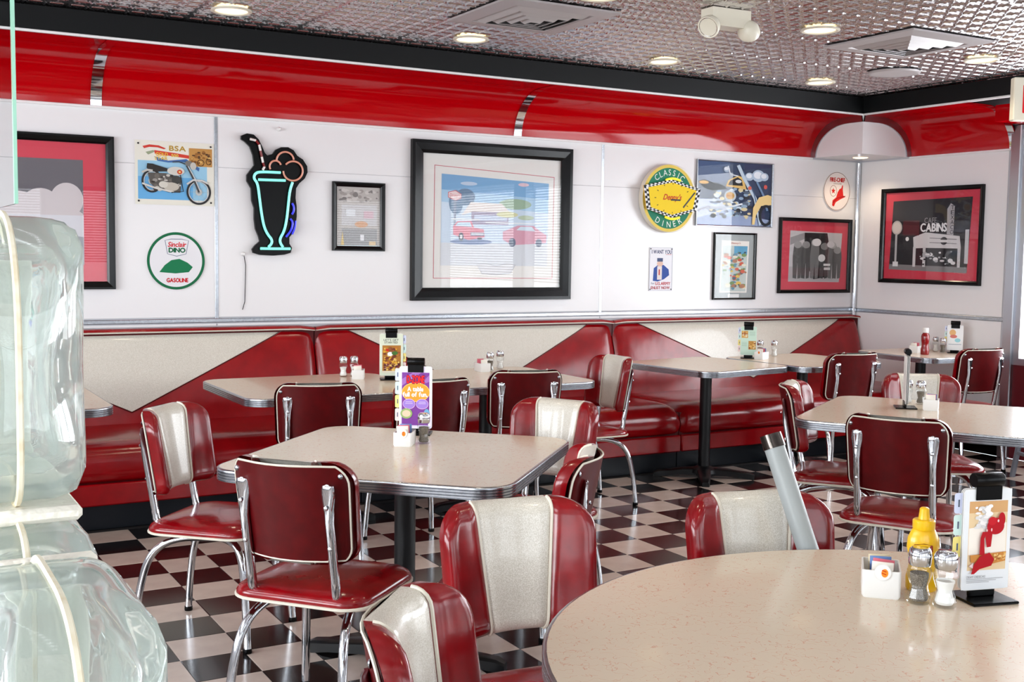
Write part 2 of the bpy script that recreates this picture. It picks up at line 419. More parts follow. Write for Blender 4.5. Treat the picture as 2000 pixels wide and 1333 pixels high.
# back wall: core, white laminate panels, aluminium strips
def W(px, py, off=0.0): p = ony(px, py, YW - off); return p[0], p[2]
core = quad_wall('wall_back', [span(XL, XW, YW, YW + .12, 0, ZC + .05)], 'wall_core'); struct(core, 'white panelled back wall above the banquette')
xs_strip = [W(422, 430)[0] - 2.44, W(422, 430)[0], W(1174, 450)[0]]
edges = [XL] + xs_strip + [XW]
zseam = W(640, 338)[1]
for a, b in zip(edges[:-1], edges[1:]):
    if b - a < .05: continue
    for z0, z1 in ((ZR + .02, zseam), (zseam + .0016, ZB - .012), (0.998, ZR - .02)):
        MB().box(*span(a + .004, b - .004, YW - .006, YW + .001, z0, z1), bev=.002).obj('wall_panel', 'wall_white', core, smooth=False)
for x in xs_strip:
    MB().box(*span(x - .011, x + .011, YW - .010, YW - .004, ZR, ZB), bev=.002).obj('trim_strip', 'aluminium', core, smooth=False)
MB().box(*span(XL, XW - .01, YW - .014, YW - .004, ZR - .012, ZR + .013), bev=.003).obj('rail_strip', 'aluminium', core, smooth=False)

# right wall: solid part next to the corner, then the glazed front
Y_END = onx(1972, 450, XW)[1]
rcore = quad_wall('wall_right', [span(XW, XW + .12, Y_END, YW + .12, 0, ZC + .05), span(XW, XW + .12, YF, Y_END, 2.42, ZC + .05)], 'wall_core'); struct(rcore, 'white panelled side wall beside the windows')
low = quad_wall('wall_right_low', [span(XW, XW + .12, YF, Y_END, 0, .70)], 'maroon'); low.name = 'wall_right_lower'; struct(low)
rz = ZR - .004
for z0, z1 in ((0.12, rz - .016), (rz + .016, ZB - .012)):
    MB().box(*span(XW - .006, XW + .001, Y_END + .03, YW - .03, z0, z1), bev=.002).obj('wall_panel', 'wall_white', rcore, smooth=False)
MB().box(*span(XW - .013, XW - .004, Y_END, YW - .02, rz - .014, rz + .014), bev=.003).obj('rail_strip', 'aluminium', rcore, smooth=False)
MB().box(*span(XW - .012, XW, Y_END, YW - .03, 0, .12), bev=.003).obj('baseboard_right', 'black_plastic', None, smooth=False)['kind'] = 'structure'
# bright chrome corner trim
tr = MB().tube([(XW - .03, YW - .03, .9), (XW - .03, YW - .03, ZB - .02)], .019, 12).obj('trim_1', 'chrome'); struct(tr, 'vertical chrome corner trim')

# red cove along a wall (concave quarter), built in segments with chrome bands
def cove_profile(n=14):
    # (out from wall, z): vertical at the foot, level at the top
    pts = []
    for k in range(n + 1):
        a = PI / 2 * k / n
        pts.append((CD * .62 * (1 - math.cos(a)), ZB + (ZT - .014 - ZB) * math.sin(a)))
    return pts + [(CD * .85, ZT - .014), (CD - .012, ZT - .014)]
prof = cove_profile()
BOXC = CD                                       # corner box side
cove = struct(quad_wall('wall_back_cove', [span(XL, XW, YW - .003, YW, ZB, ZT)], 'wall_core'), 'glossy red concave cove above the back wall')
def cove_seg(parent, a, b, T_):
    m = MB(); rows = []
    n = max(2, int(abs(b - a) / .12))
    for o, z in prof: rows.append([T_(a + (b - a) * j / n, o + .004, z) for j in range(n + 1)])
    m.grid(rows); return m.obj('cove_panel', 'cove_red', parent)
def cove_band(parent, a, w, T_, m='chrome'):
    rows = [[T_(a - w / 2, o + .010, z - .002), T_(a + w / 2, o + .010, z - .002)] for o, z in prof]
    return MB().grid(rows).obj('chrome_band', m, parent)
TB = lambda s, o, z: (s, YW - o, z)
TRr = lambda s, o, z: (XW - o, s, z)
x_b1 = W(187, 207)[0]; x_b2 = W(1010, 262)[0]; x_end = XW - CD
for a, b in ((XL, x_b1), (x_b1, x_b2), (x_b2, x_end)): cove_seg(cove, a + .002, b - .002, TB)
for x in (x_b1, x_b2): cove_band(cove, x, .062, TB)
MB().box(*span(XL, x_end, YW - .022, YW - .002, ZB - .014, ZB + .002), bev=.003).obj('white_edge', 'white_line', cove, smooth=False)
rcove = struct(quad_wall('wall_right_cove', [span(XW - .003, XW, Y_END - .06, YW - CD, ZB, ZT)], 'wall_core'), 'glossy red concave cove above the side wall')
cove_seg(rcove, Y_END - .03, YW - CD, TRr); cove_band(rcove, Y_END - .0, .055, TRr)
MB().box(*span(XW - .022, XW - .002, Y_END - .03, YW - CD, ZB - .014, ZB + .002), bev=.003).obj('white_edge', 'white_line', rcove, smooth=False)
hd = quad_wall('trim_2', [span(XW - .30, XW, YF, Y_END - .06, 2.46, ZT - .02)], 'cove_red'); struct(hd, 'flat red header above the windows')
# white corner box with recessed lamp, arched chrome edges
cb = quad_wall('wall_corner_box', [span(XW - CD, XW, YW - CD, YW, ZB - .002, ZT - .012)], 'wall_white'); struct(cb, 'white corner box between the red coves')
def arch_edge(T_):
    rows = []
    for o, z in prof: rows.append((o, z))
    m = MB(); R = []
    for o, z in rows: R.append([T_(0.0, o, z), T_(.012, o, z), T_(.012, min(CD, o + .055), max(ZB, z - .05 * (z - ZB) / (ZT - ZB))), T_(0.0, min(CD, o + .055), max(ZB, z - .05 * (z - ZB) / (ZT - ZB)))])
    return m.grid(R, close_u=True)
arch_edge(lambda s, o, z: (XW - CD - s, YW - o, z)).obj('arch_trim', 'steel', cb)
arch_edge(lambda s, o, z: (XW - o, YW - CD - s, z)).obj('arch_trim', 'steel', cb)
dl = MB().lathe([(.0, -.006), (.045, -.006), (.06, -.002), (.062, .001)], (XW - CD * .5, YW - CD * .5, ZB - .001), 28); o = dl.obj('corner_downlight', 'lamp', None); tag(o, 'glowing recessed lamp in the white corner box underside', 'light')
l = bpy.data.lights.new('corner_lamp', 'SPOT'); l.energy = 9; l.color = (1, .80, .55); l.spot_size = math.radians(130); l.spot_blend = .7; l.shadow_soft_size = .05
lo = bpy.data.objects.new('corner_lamp', l); COL.objects.link(lo); lo.parent = o; lo.location = (XW - CD * .5, YW - CD * .5, ZB - .03)
# black fascia and white line
fa = quad_wall('trim_3', [span(XL, XW - CD + .02, YW - CD, YW - CD + .03, ZT, ZC), span(XW - CD, XW - CD + .03, YF, YW - CD, ZT, ZC)], 'fascia_black'); struct(fa, 'black fascia band under the tin ceiling')
MB().box(*span(XL, XW - CD, YW - CD - .008, YW - CD + .02, ZT - .014, ZT), bev=.003).obj('white_line', 'white_line', fa, smooth=False)
MB().box(*span(XW - CD - .008, XW - CD + .02, YF, YW - CD - .008, ZT - .014, ZT), bev=.003).obj('white_line', 'white_line', fa, smooth=False)

# left and front walls (behind / beside the camera)
lb_ = [span(XL - .12, XL, YF, YW + .12, 0, .86), span(XL - .12, XL, YF, YW + .12, 2.25, ZC + .05)]
el = [YF] + [v for w in LEFT_WINDOWS for v in w] + [YW]
for k in range(0, len(el), 2): lb_.append(span(XL - .12, XL, el[k], el[k + 1], .86, 2.25))
wl = struct(quad_wall('wall_left', lb_, 'wall_white'))
bx = [span(XL, XW, YF - .12, YF, 0, .86), span(XL, XW, YF - .12, YF, 2.25, ZC + .05)]
e = [XL] + [v for w in FRONT_WINDOWS for v in w] + [XW]
for k in range(0, len(e), 2): bx.append(span(e[k], e[k + 1], YF - .12, YF, .86, 2.25))
wf = struct(quad_wall('wall_front', bx, 'wall_white'))
def window(n, T_, w, z0, z1, blind, frame='steel'):
    # T_(u, depth, z): u 0..w along the wall, depth positive into the room
    def bxm(u0, u1, d0, d1, a, b, m, name, par):
        mb = MB(); vs = [T_(u, d, z) for u in (u0, u1) for d in (d0, d1) for z in (a, b)]
        mb.add(vs, [(0, 1, 3, 2), (4, 6, 7, 5), (0, 4, 5, 1), (2, 3, 7, 6), (0, 2, 6, 4), (1, 5, 7, 3)]); return mb.obj(name, m, par, smooth=False)
    root = bxm(.03, w - .03, -.065, -.058, z0 + .03, z1 - .03, 'pane', 'window_%d' % n, None); struct(root, 'glass window pane in a steel frame')
    for a in ((0, .05, z0, z1), (w - .05, w, z0, z1), (.05, w - .05, z0, z0 + .05), (.05, w - .05, z1 - .05, z1)):
        bxm(a[0], a[1], -.10, .012, a[2], a[3], frame, 'window_frame', root)
    if blind:
        mb = MB(); c = [T_(u, d, z) for u in (.06, w - .06) for d, z in ((-.018, .006), (.004, -.006), (.004, -.0048), (-.018, .0072))]
        mb.add(c, [(0, 1, 2, 3), (4, 7, 6, 5), (0, 4, 5, 1), (1, 5, 6, 2), (2, 6, 7, 3), (3, 7, 4, 0)])
        me = mb.mesh('slat', 'white_plastic', smooth=False)
        for k in range(int((z1 - z0 - .45) / .034)): link('slat', me, root, (0, 0, z1 - .08 - .034 * k))
    return root
nw = 0
for a, b in FRONT_WINDOWS:
    nw += 1; window(nw, lambda u, d, z, a=a: (a + u, YF + d, z), b - a, .86, 2.25, True)
for a, b in LEFT_WINDOWS:
    nw += 1; window(nw, lambda u, d, z, a=a: (XL + d, a + u, z), b - a, .86, 2.25, False)
for a, b in RIGHT_WINDOWS:
    nw += 1; window(nw, lambda u, d, z, b=b: (XW - d, b - u, z), b - a, .70, 2.42, nw > 8)
for a, b in ((RIGHT_WINDOWS[0][1], Y_END), (RIGHT_WINDOWS[1][1], RIGHT_WINDOWS[0][0]), (RIGHT_WINDOWS[2][1], RIGHT_WINDOWS[1][0]), (YF, RIGHT_WINDOWS[2][0])):
    o = MB().box(*span(XW - .035, XW + .12, a, b, 0.0, 2.46), bev=.006).obj('trim_%d' % (nw + 1), 'steel', None, smooth=False); nw += 1; struct(o, 'brushed steel window post')

# pressed tin ceiling
ceil = struct(quad_wall('ceiling', [span(XL, XW, YF, YW, ZC + .012, ZC + .1)], 'tin'), 'pressed tin panel ceiling')
def tin_mesh(S=0.61, n=120, reps=6):
    m = MB(); rows = []
    for i in range(n + 1):
        row = []
        for j in range(n + 1):
            x, y = i / n, j / n; u, v = (x * reps) % 1.0, (y * reps) % 1.0
            cu, cv = abs(u - .5) * 2, abs(v - .5) * 2; r = math.hypot(u - .5, v - .5) * 2
            h = 0.0
            h += .0046 * max(0, 1 - abs(r - .60) / .17)                   # ring
            h += .006 * max(0, 1 - r / .30)                               # boss
            h += .005 * max(0, 1 - abs(cu - cv) / .20) * (1 if r > .70 else 0)  # diagonal leaves
            h += .0066 * max(0, 1 - (1 - max(cu, cv)) / .16)               # ribs between squares
            e = min(x, y, 1 - x, 1 - y)
            if e < .012: h = -.004
            row.append(((x - .5) * S, (y - .5) * S, -h))
        rows.append(row)
    return m.grid(rows).mesh('ceiling_tile', 'tin', True, 60)
tin = tin_mesh(); TS = .6115
vent1 = (onz(870, 35, ZC) + onz(1215, 27, ZC)) / 2
nx0 = math.floor((XL - vent1[0]) / TS); rest_t = []
for i in range(nx0, 12):
    for j in range(-14, 6):
        x, y = vent1[0] + i * TS, vent1[1] + j * TS
        if not (XL + .31 < x < XW - .25 and YF + .31 < y < YW - .2): continue
        if j >= -7 and i >= -5: link('ceiling_tile', tin, ceil, (x, y, ZC + .011))
b_ = MB()
for i in range(nx0, 12):
    for j in range(-14, -7): b_.box((vent1[0] + i * TS, vent1[1] + j * TS, ZC + .012), (.605, .605, .004))
# outlines of the ceiling grid near the fascia
o = b_.obj('tin_sheets', 'tin', ceil, smooth=False); o['kind'] = 'stuff'
# ------------------------------------------------------------------ banquette
UNITS = [(-0.99, 1.335), (1.335, 3.655), (3.655, XW - .006)]
SEAT_Z = .455
def banquette(x0, x1, label):
    r = thing('banquette', label, 'banquette', ((x0 + x1) / 2, 0, 0), 0, 'banquette sections along the back wall')
    cx = 0.0; h = (x1 - x0) / 2 - .003
    ytop = YW - .07
    def yb(z):                                   # back surface leans and rolls at the foot
        t = (z - .44) / (.975 - .44); return (YW - .21) + .14 * t - .012 * math.sin(PI * t)
    def edge(x): d = h - abs(x); return .045 * math.exp(-(d / .03) ** 1.2) if d >= 0 else .045
    def edge_top(z): d = .975 - z; return .03 * math.exp(-(d / .022))
    zt_, tip = .968, .515
    def half(z):                                 # half width of the cream field
        return max(0.0, min(1, (z - tip) / (zt_ - tip))) * (h - .20)
    zs = [.40, .44, .48, tip] + [tip + (zt_ - tip) * k / 14 for k in range(1, 15)] + [.975]
    def pt(x, z): return (x, min(YW - .012, yb(z) + edge(x) + edge_top(z)), z)
    for sgn in (-1, 1):
        rows = []
        for z in zs:
            a = half(min(z, zt_)); rows.append([pt(sgn * (a + (h - a) * (1 - (1 - k / 16) ** 1.6)), z) for k in range(17)])
        MB().grid(rows).obj('red_side_pad', 'bench_red', r)
        pl = [(sgn * half(z), yb(z) + edge_top(z) - .002, z) for z in zs if z >= tip]
        MB().tube(pl, .0035, 6).obj('seam_piping', 'red_back', r)
    rows = [[pt(half(z) * (2 * k / 20 - 1), z) for k in range(21)] for z in zs if z >= tip]
    MB().grid(rows).obj('cream_center_pad', 'cream_vinyl', r)
    # top roll with its pale piping
    n = 24; roll = []
    for k in range(9):
        a = PI * (k / 8); roll.append((.042 * math.cos(a), .018 * math.sin(a)))
    MB().grid([[(-h + 2 * h * j / n, YW - .054 - o, .978 + z - .012 * math.exp(-((h - abs(-h + 2 * h * j / n)) / .03))) for j in range(n + 1)] for o, z in roll]).obj('top_roll', 'bench_red', r)
    MB().tube([(-h + 2 * h * j / n, YW - .09, .973 - .008 * math.exp(-((h - abs(-h + 2 * h * j / n)) / .03))) for j in range(n + 1)], .005, 6).obj('piping', 'piping', r)
    MB().box((0, YW - .036, .72), (2 * h, .05, .5)).obj('back_board', 'red_back', r, smooth=False)
    # seat cushion with a rolled front
    prof = [(YW - .2, .40), (YW - .2, .452), (YW - .3, SEAT_Z), (.60, SEAT_Z + .006), (.42, SEAT_Z + .006), (.33, SEAT_Z), (.27, SEAT_Z - .018), (.235, SEAT_Z - .05), (.222, SEAT_Z - .09), (.222, SEAT_Z - .14), (.235, SEAT_Z - .18), (.26, SEAT_Z - .20), (.30, SEAT_Z - .205)]
    rows = []
    nx = 40
    for y, z in prof:
        row = []
        for j in range(nx + 1):
            x = -h + 2 * h * (0.5 - 0.5 * math.cos(PI * j / nx)); d = (h - abs(x)); s = math.exp(-(d / .035) ** 1.2)
            row.append((x, y + .03 * s * (1 if y < .5 else 0), z - .035 * s * (1 if z > .36 else 0)))
        rows.append(row)
    MB().grid(rows).obj('seat_cushion', 'bench_red', r)
    MB().box((0, .27 + (YW - .2 - .27) / 2, .30), (2 * h, YW - .47, .2)).obj('seat_base', 'red_back', r, smooth=False)
    MB().box((0, .252, .192), (2 * h - .002, .035, .115), bev=.008).obj('front_panel', 'bench_red', r)
    MB().box((0, KICK_Y + .17, .0675), (2 * h - .001, .34, .135), bev=.002).obj('toe_kick', 'toe_kick', r, smooth=False)
    return r
for (a, b), lb in zip(UNITS, ['red and cream vinyl banquette section below the diner neon milkshake sign',
                             'red and cream vinyl banquette section below the large black framed car picture',
                             'red and cream vinyl banquette section ending at the chrome corner trim']):
    banquette(a, b, lb)

# ------------------------------------------------------------------ tables
TZ = .760
def table(label, cx, cy, hx, hy, rot, r=.11, round_=None, group='laminate diner tables', foot=.28, fa=0.0):
    t = thing('diner_table', label, 'table', (cx, cy, 0), math.radians(rot), group)
    def out(o):
        return circ(round_ + o, 96) if round_ else rrect(hx + o, hy + o, r + o, 8)
    MB().prism(out(-.002), TZ - .034, TZ - .0006).add([(x, y, TZ) for x, y in out(-.004)], [tuple(range(len(out(0))))]).obj('table_top', 'laminate', t, smooth=False)
    prof = [(-.004, TZ), (.0, TZ - .0005), (.003, TZ - .002)]
    z = TZ - .002
    for k in range(4):
        prof += [(.0045, z - .0015), (.0045, z - .0065), (.0005, z - .0075), (.0005, z - .009)]; z -= .009
    prof += [(.004, z - .001), (.004, z - .002), (-.004, z - .002)]
    MB().grid([[(x, y, zz) for x, y in out(o)] for o, zz in prof], close_u=True).obj('edge_band', 'aluminium', t, angle=50)
    MB().lathe([(.12, TZ - .0335), (.12, TZ - .05), (.04, TZ - .06)], n=24).obj('mount_plate', 'black_metal', t)
    MB().lathe([(.038, .05), (.038, TZ - .05)], n=28).obj('column', 'black_metal', t)
    MB().lathe([(.09, .035), (.085, .06), (.05, .075), (.038, .08)], n=28).obj('base_hub', 'black_metal', t)
    L = foot
    for k in range(4):
        a = fa + PI / 2 * k; ca, sa = math.cos(a), math.sin(a); rows = []
        for s, w, z0, z1 in ((.05, .045, .02, .068), (.15, .04, .018, .062), (L - .1, .034, .01, .05), (L - .03, .03, .0, .044), (L, .022, .0, .03)):
            rows.append([(ca * s - sa * y, sa * s + ca * y, z) for y, z in ((-w, z0), (w, z0), (w, z1 - .008), (w * .7, z1), (-w * .7, z1), (-w, z1 - .008))])
        m = MB().grid(rows, close_u=True); o = len(m.v) - 6; m.f.append(tuple(range(o, o + 6))); m.f.append(tuple(range(0, 6))[::-1])
        m.obj('foot', 'black_metal', t)
    return t
table('square cream laminate table set cornerwise in the aisle, ringed by four chairs', .484, -2.189, .505, .505, 45.5, foot=.38)
table('cream laminate banquette table with the hamburger menu card', .91, -.125, .504, .465, 0, foot=.33)
table('cream laminate banquette table under the large framed car picture', 1.935, -.12, .49, .46, 0, foot=.33)
table('cream laminate banquette table mostly hidden behind the glass blocks', -.71, -.14, .504, .46, 0, foot=.33)
table('cream laminate banquette table on a black pedestal below the diner clock', 3.66, .0, .40, .40, 8, foot=.33, fa=PI / 4)
table('cream laminate banquette table beside the clock table, nearest the room corner', 4.50, -.02, .40, .40, 4)
table('small laminate table against the white side wall holding the ketchup bottle', 5.79, .06, .33, .37, 0, .1, foot=.26, fa=PI / 4)
table('square cream laminate table near the windows with a menu turned edge-on', 3.078, -2.316, .52, .52, 32, foot=.36)
table('round cream laminate table with the mustard bottle', RT_C[0], RT_C[1], 0, 0, 15, round_=RT_R - .003, foot=.42)

# ------------------------------------------------------------------ chairs
CW, CZ0, CZ1 = .205, .553, .868
def c_hw(z):
    d1, d0 = CZ1 - z, z - CZ0; w = CW - .012 * (CZ1 - z) / (CZ1 - CZ0)
    if d1 < .075: w -= .075 - math.sqrt(max(0, .075 ** 2 - (.075 - d1) ** 2))
    if d0 < .05: w -= .05 - math.sqrt(max(0, .05 ** 2 - (.05 - d0) ** 2))
    return w
def c_y(x, z): return -.222 - .19 * (z - CZ0) + .082 * (x / CW) ** 2
def chair_proto():
    t = thing('diner_chair', '', 'chair', group='red diner chairs with cream stripes')
    N = 22; zs = [CZ0 + (CZ1 - CZ0) * (0.5 - 0.5 * math.cos(PI * k / N)) for k in range(N + 1)]
    S0 = .088
    def S(z): return .070 + .030 * (z - CZ0) / (CZ1 - CZ0)
    def thick(x, z):
        d = min(max(c_hw(z) - abs(x), 0) , CZ1 - z, z - CZ0); e = min(1, d / .034); e = math.sqrt(max(0, 1 - (1 - e) ** 2))
        return .008 + .044 * e * (1 - .22 * math.exp(-((abs(x) - S(z)) / .010) ** 2))
    def P(x, z, w): return (x, c_y(x, z) + w, z)
    def pad(xf, name, m, n):
        rows = []
        for z in zs:
            row = [P(xf(z, k / n), z, thick(xf(z, k / n), z)) for k in range(n + 1)]
            rows.append([P(xf(z, 0), z, -.007)] + row + [P(xf(z, 1), z, -.007)])
        mb = MB().grid(rows); k = len(rows[0])
        mb.f.append(tuple(range(k))); mb.f.append(tuple(range(len(mb.v) - k, len(mb.v)))[::-1])
        return mb.obj(name, m, t, angle=60)
    pad(lambda z, s: S(z) * (2 * s - 1), 'center_pad', 'cream_vinyl', 12)
    for g in (-1, 1):
        pad(lambda z, s, g=g: g * (S(z) + max(0.004, c_hw(z) - S(z)) * (1 - (1 - s) ** 1.5)), 'side_pad', 'red_vinyl', 14)
        MB().tube([P(g * (S(z) + .003), z, thick(S(z) + .003, z) + .002) for z in zs], .0042, 6).obj('seam_piping', 'piping', t)
    # rear board
    rows = []
    zb = [CZ0 + .014 + (CZ1 - CZ0 - .028) * (0.5 - 0.5 * math.cos(PI * k / N)) for k in range(N + 1)]
    for z in zb: rows.append([P((c_hw(z) - .014) * (2 * k / 12 - 1), z, -.014) for k in range(13)])
    mb = MB().grid(rows); rows2 = []
    for z in zb: rows2.append([P((c_hw(z) - .014) * (2 * k / 12 - 1), z, -.004) for k in range(13)])
    mb.grid(rows2)
    lp = [(k, 0) for k in range(13)] + [(12, i) for i in range(1, N + 1)] + [(k, N) for k in range(11, -1, -1)] + [(0, i) for i in range(N - 1, 0, -1)]
    n1 = 13 * (N + 1)
    for q in range(len(lp)):
        a, b = lp[q], lp[(q + 1) % len(lp)]; ia, ib = a[1] * 13 + a[0], b[1] * 13 + b[0]; mb.f.append((ia, ib, n1 + ib, n1 + ia))
    mb.obj('rear_board', 'red_back', t, angle=60)
    loop = [P((c_hw(z) - .012), z, -.012) for z in zb] + [P((c_hw(zb[-1]) - .012) * (1 - 2 * k / 8), zb[-1] + .002, -.012) for k in range(1, 8)] + [P(-(c_hw(z) - .012), z, -.012) for z in zb[::-1]] + [P((c_hw(zb[0]) - .012) * (2 * k / 8 - 1), zb[0] - .002, -.012) for k in range(1, 8)]
    MB().tube(loop, .0034, 6, closed=True).obj('back_piping', 'piping', t)
    for g in (-1, 1):
        x = g * .142; pts = []; rr = []
        for z, ra, rb in ((.803, .006, .004), (.799, .019, .006), (.787, .0235, .007), (.76, .021, .009), (.73, .017, .012), (.69, .0145, .0145), (.62, .0145, .0145), (.55, .0145, .0145), (.505, .0145, .0145)):
            pts.append((x, c_y(x, z) - .0145 - rb, z)); rr.append((ra, rb))
        y5 = pts[-1][1]
        for p in ((g * .142, y5 + .006, .465), (g * .142, y5 + .022, .435), (g * .14, y5 + .05, .418), (g * .138, y5 + .09, .412), (g * .135, -.02, .412), (g * .13, .10, .412)): pts.append(p); rr.append((.0145, .0145))
        u = MB().tube(pts, rr, 10, ref=(1, 0, 0)).obj('upright', 'chrome', t)
        for z in (.735, .61):
            MB().lathe([(.0075, 0), (.0065, -.004), (.003, -.006), (.0005, -.0064)], (x, c_y(x, z) - .0145 - .027, z), 8, 'y').obj('bolt', 'chrome', u)
        MB().lathe([(.009, 0), (.0075, -.003), (.004, -.005), (.0005, -.0055)], (g * .172, c_y(.172, .825) - .0145, .825), 10, 'y').obj('rivet', 'aluminium', t)
        for nm, lp_ in (('leg', [(g * .10, .08, .398), (g * .125, -.04, .398), (g * .142, -.105, .393), (g * .158, -.16, .372), (g * .17, -.20, .335), (g * .18, -.228, .27), (g * .19, -.25, .15), (g * .195, -.262, .014)]),
                         ('leg', [(g * .11, .06, .398), (g * .135, .11, .394), (g * .155, .150, .372), (g * .168, .172, .32), (g * .18, .19, .18), (g * .19, .202, .014)])):
            # smooth the path
            q = [np.array(p) for p in lp_]
            for _ in range(2):
                nq = [q[0]]
                for a, b in zip(q[:-1], q[1:]): nq += [a * .75 + b * .25, a * .25 + b * .75]
                q = nq + [q[-1]]
            lg = MB().tube(q, .0142, 12).obj(nm, 'chrome', t)
            e = lp_[-1]; MB().lathe([(.0155, 0), (.017, .004), (.016, .018)], (e[0], e[1], 0), 10).obj('glide', 'black_plastic', lg)
    # seat
    rows = []
    for ins, z in ((.03, .418), (.0, .425), (-.002, .436), (.004, .448), (.018, .458), (.045, .466), (.09, .472), (.15, .475), (.198, .476)):
        rows.append([(x, y + .0, z) for x, y in rrect(.226 - ins, .212 - ins, max(.004, .085 - ins * .4 if ins < .15 else .212 - ins - .001), 6)])
    m = MB().grid(rows, close_u=True); k = len(rows[0]); m.f.append(tuple(range(k))[::-1]); m.f.append(tuple(range(len(m.v) - k, len(m.v))))
    m.obj('seat', 'red_vinyl', t, angle=60)
    MB().tube([(x, y, .424) for x, y in rrect(.228, .214, .085, 6)], .005, 6, closed=True).obj('seat_piping', 'piping', t)
    return t
# (backrest top centre x, y, facing dx, dy, label)
CH = [(-.155, -1.44, .72, -.70, 'striped front showing, at the aisle table near the glass blocks'),
      (-.10, -2.665, .76, .65, 'seen from behind, tucked to the aisle table near the glass blocks'),
      (.18, -3.50, -.10, -.99, 'wide cream stripe showing, between the aisle table and round table'),
      (-.375, -4.12, .74, -.67, 'at the round table, standing closest to the glass blocks'),
      (.775, -3.695, -.24, -.97, 'at the round table, grey tube leaning across its back'),
      (.643, -.874, .29, .956, 'seen from behind at the hamburger menu table, outer end'),
      (1.209, -.93, .0, 1.0, 'seen from behind, half hidden by the purple fun menu'),
      (1.834, -.745, .26, .965, 'seen from behind at the table under the car picture'),
      (2.70, -.29, -.998, .03, 'seen side-on at the free end of the car picture table'),
      (1.30, -1.90, -.88, -.47, 'striped front showing, across the aisle table from the glass blocks'),
      (.725, -2.93, -.80, .60, 'seen edgewise at the aisle table, behind the wide-striped chair'),
      (2.293, -2.804, .87, .49, 'seen from behind at the window table, behind the mustard bottle'),
      (2.735, -1.80, .62, -.78, 'seen edge-on at the window table, by the clock table pedestal'),
      (4.35, -.62, .12, .99, 'seen from behind at the table nearest the room corner'),
      (3.62, -1.78, -.545, -.84, 'striped front showing behind the edge-on menu and its caddy'),
      (5.50, -.70, .10, 1.0, 'seen from behind at the small ketchup table'),
      (3.40, -3.20, -.53, .85, 'showing only its seat behind the dessert menu clip')]
proto = chair_proto()
for k, (x, y, fx, fy, lb) in enumerate(CH):
    l = math.hypot(fx, fy); fx, fy = fx / l, fy / l; rz = math.atan2(-fx, fy)
    lx, ly = 0.0, -.208                       # local backrest corner line
    ox = x - (math.cos(rz) * lx - math.sin(rz) * ly); oy = y - (math.sin(rz) * lx + math.cos(rz) * ly)
    lb = 'red chrome chair ' + lb
    if k == 0: proto.location = (ox, oy, 0); proto.rotation_euler = (0, 0, rz); proto['label'] = lb
    else: dup(proto, (ox, oy, 0), rz, lb)
# ------------------------------------------------------------------ glass block partition
GX, GY = -1.109, -5.108; BS = .1975; BT = .098
part = thing('glass_block_partition', 'stepped partition of clear glass blocks with white mortar joints', 'partition', (GX, GY, 0))
def block_mesh(end):
    hx, hy, hz = BT / 2 - .001, BS / 2 - .005, BS / 2 - .005
    m = MB()
    def surf(sx, sy, sz, wave, n=26, flip=False, ph=0):
        # squashed super-ellipsoid; end blocks are rounder toward -y and the top
        rows = []
        for i in range(n + 1):
            th = PI * i / n; row = []
            for j in range(2 * n):
                ph_ = 2 * PI * j / (2 * n)
                d = np.array([math.sin(th) * math.cos(ph_), math.sin(th) * math.sin(ph_), math.cos(th)])
                e = 5.5
                r = (abs(d[0]) ** e + abs(d[1]) ** e + abs(d[2]) ** e) ** (-1 / e); p = d * r
                if end:
                    e2 = 2.6; 
                    if p[1] < 0 and p[2] > 0:
                        q = (abs(p[1]) ** e2 + abs(p[2]) ** e2) ** (1 / e2)
                        if q > 1: p = np.array([p[0], p[1] / q, p[2] / q])
                    if p[1] < 0:
                        q = (abs(p[0]) ** 3.0 + abs(p[1]) ** 3.0) ** (1 / 3.0)
                        if q > 1: p = np.array([p[0] / q, p[1] / q, p[2]])
                w = 1 + wave * (math.sin(5 * p[2] + 2.2 * p[1] + ph) * .6 + math.sin(4 * p[1] - 3 * p[2] + ph * 2) * .5)
                row.append((p[0] * sx * w, p[1] * sy * (1 + wave * .3 * math.sin(6 * p[2] + ph)), p[2] * sz * (1 + wave * .3 * math.sin(5 * p[1] + ph))))
            rows.append(row)
        return rows
    a = surf(hx, hy, hz, .012); m.grid(a, close_u=True)
    me = m.mesh('glass_block', 'block_glass', True, 70)
    # hollow inside: its surface faces inward
    m2 = MB(); m2.grid(surf(hx - .012, hy - .014, hz - .014, .07, ph=1.0), close_u=True)
    me2 = m2.mesh('hollow', 'block_glass', True, 70); me2.flip_normals()
    loop = []
    for k in range(72):
        t = 2 * PI * k / 72; d = np.array([math.cos(t), math.sin(t)]); e = 5.5; r = (abs(d[0]) ** e + abs(d[1]) ** e) ** (-1 / e); p = d * r
        if end and p[0] < 0 and p[1] > 0:
            q = (abs(p[0]) ** 2.6 + abs(p[1]) ** 2.6) ** (1 / 2.6)
            if q > 1: p = p / q
        loop.append((0, p[0] * (hy + .0015), p[1] * (hz + .0015)))
    me3 = MB().tube(loop, (.0022), 6, closed=True).mesh('seam', 'seam')
    return me, me2, me3
BM = {True: block_mesh(True), False: block_mesh(False)}
Z0 = 1.303
for c in range(3):                             # three courses, the lower ones step out
    y0 = 0.0 if c == 0 else -BS - .03
    z = Z0 + BS / 2 - BS * c
    for k in range(4):
        end = (k == 0 and c < 2); b = BM[end]
        o = link('glass_block', b[0], part, (0, y0 + BS * (k + .5), z)); link('hollow', b[1], o); link('seam', b[2], o)
m = MB()
for c in range(3):
    y0 = 0.0 if c == 0 else -BS - .03; L = 4 * BS
    m.box((0, y0 + L / 2 + .006, Z0 - BS * c), (BT * .78, L - .022, .010), bev=.003)
    for k in range(1, 4): m.box((0, y0 + BS * k, Z0 + BS / 2 - BS * c - .004), (BT * .78, .010, BS - .02), bev=.003)
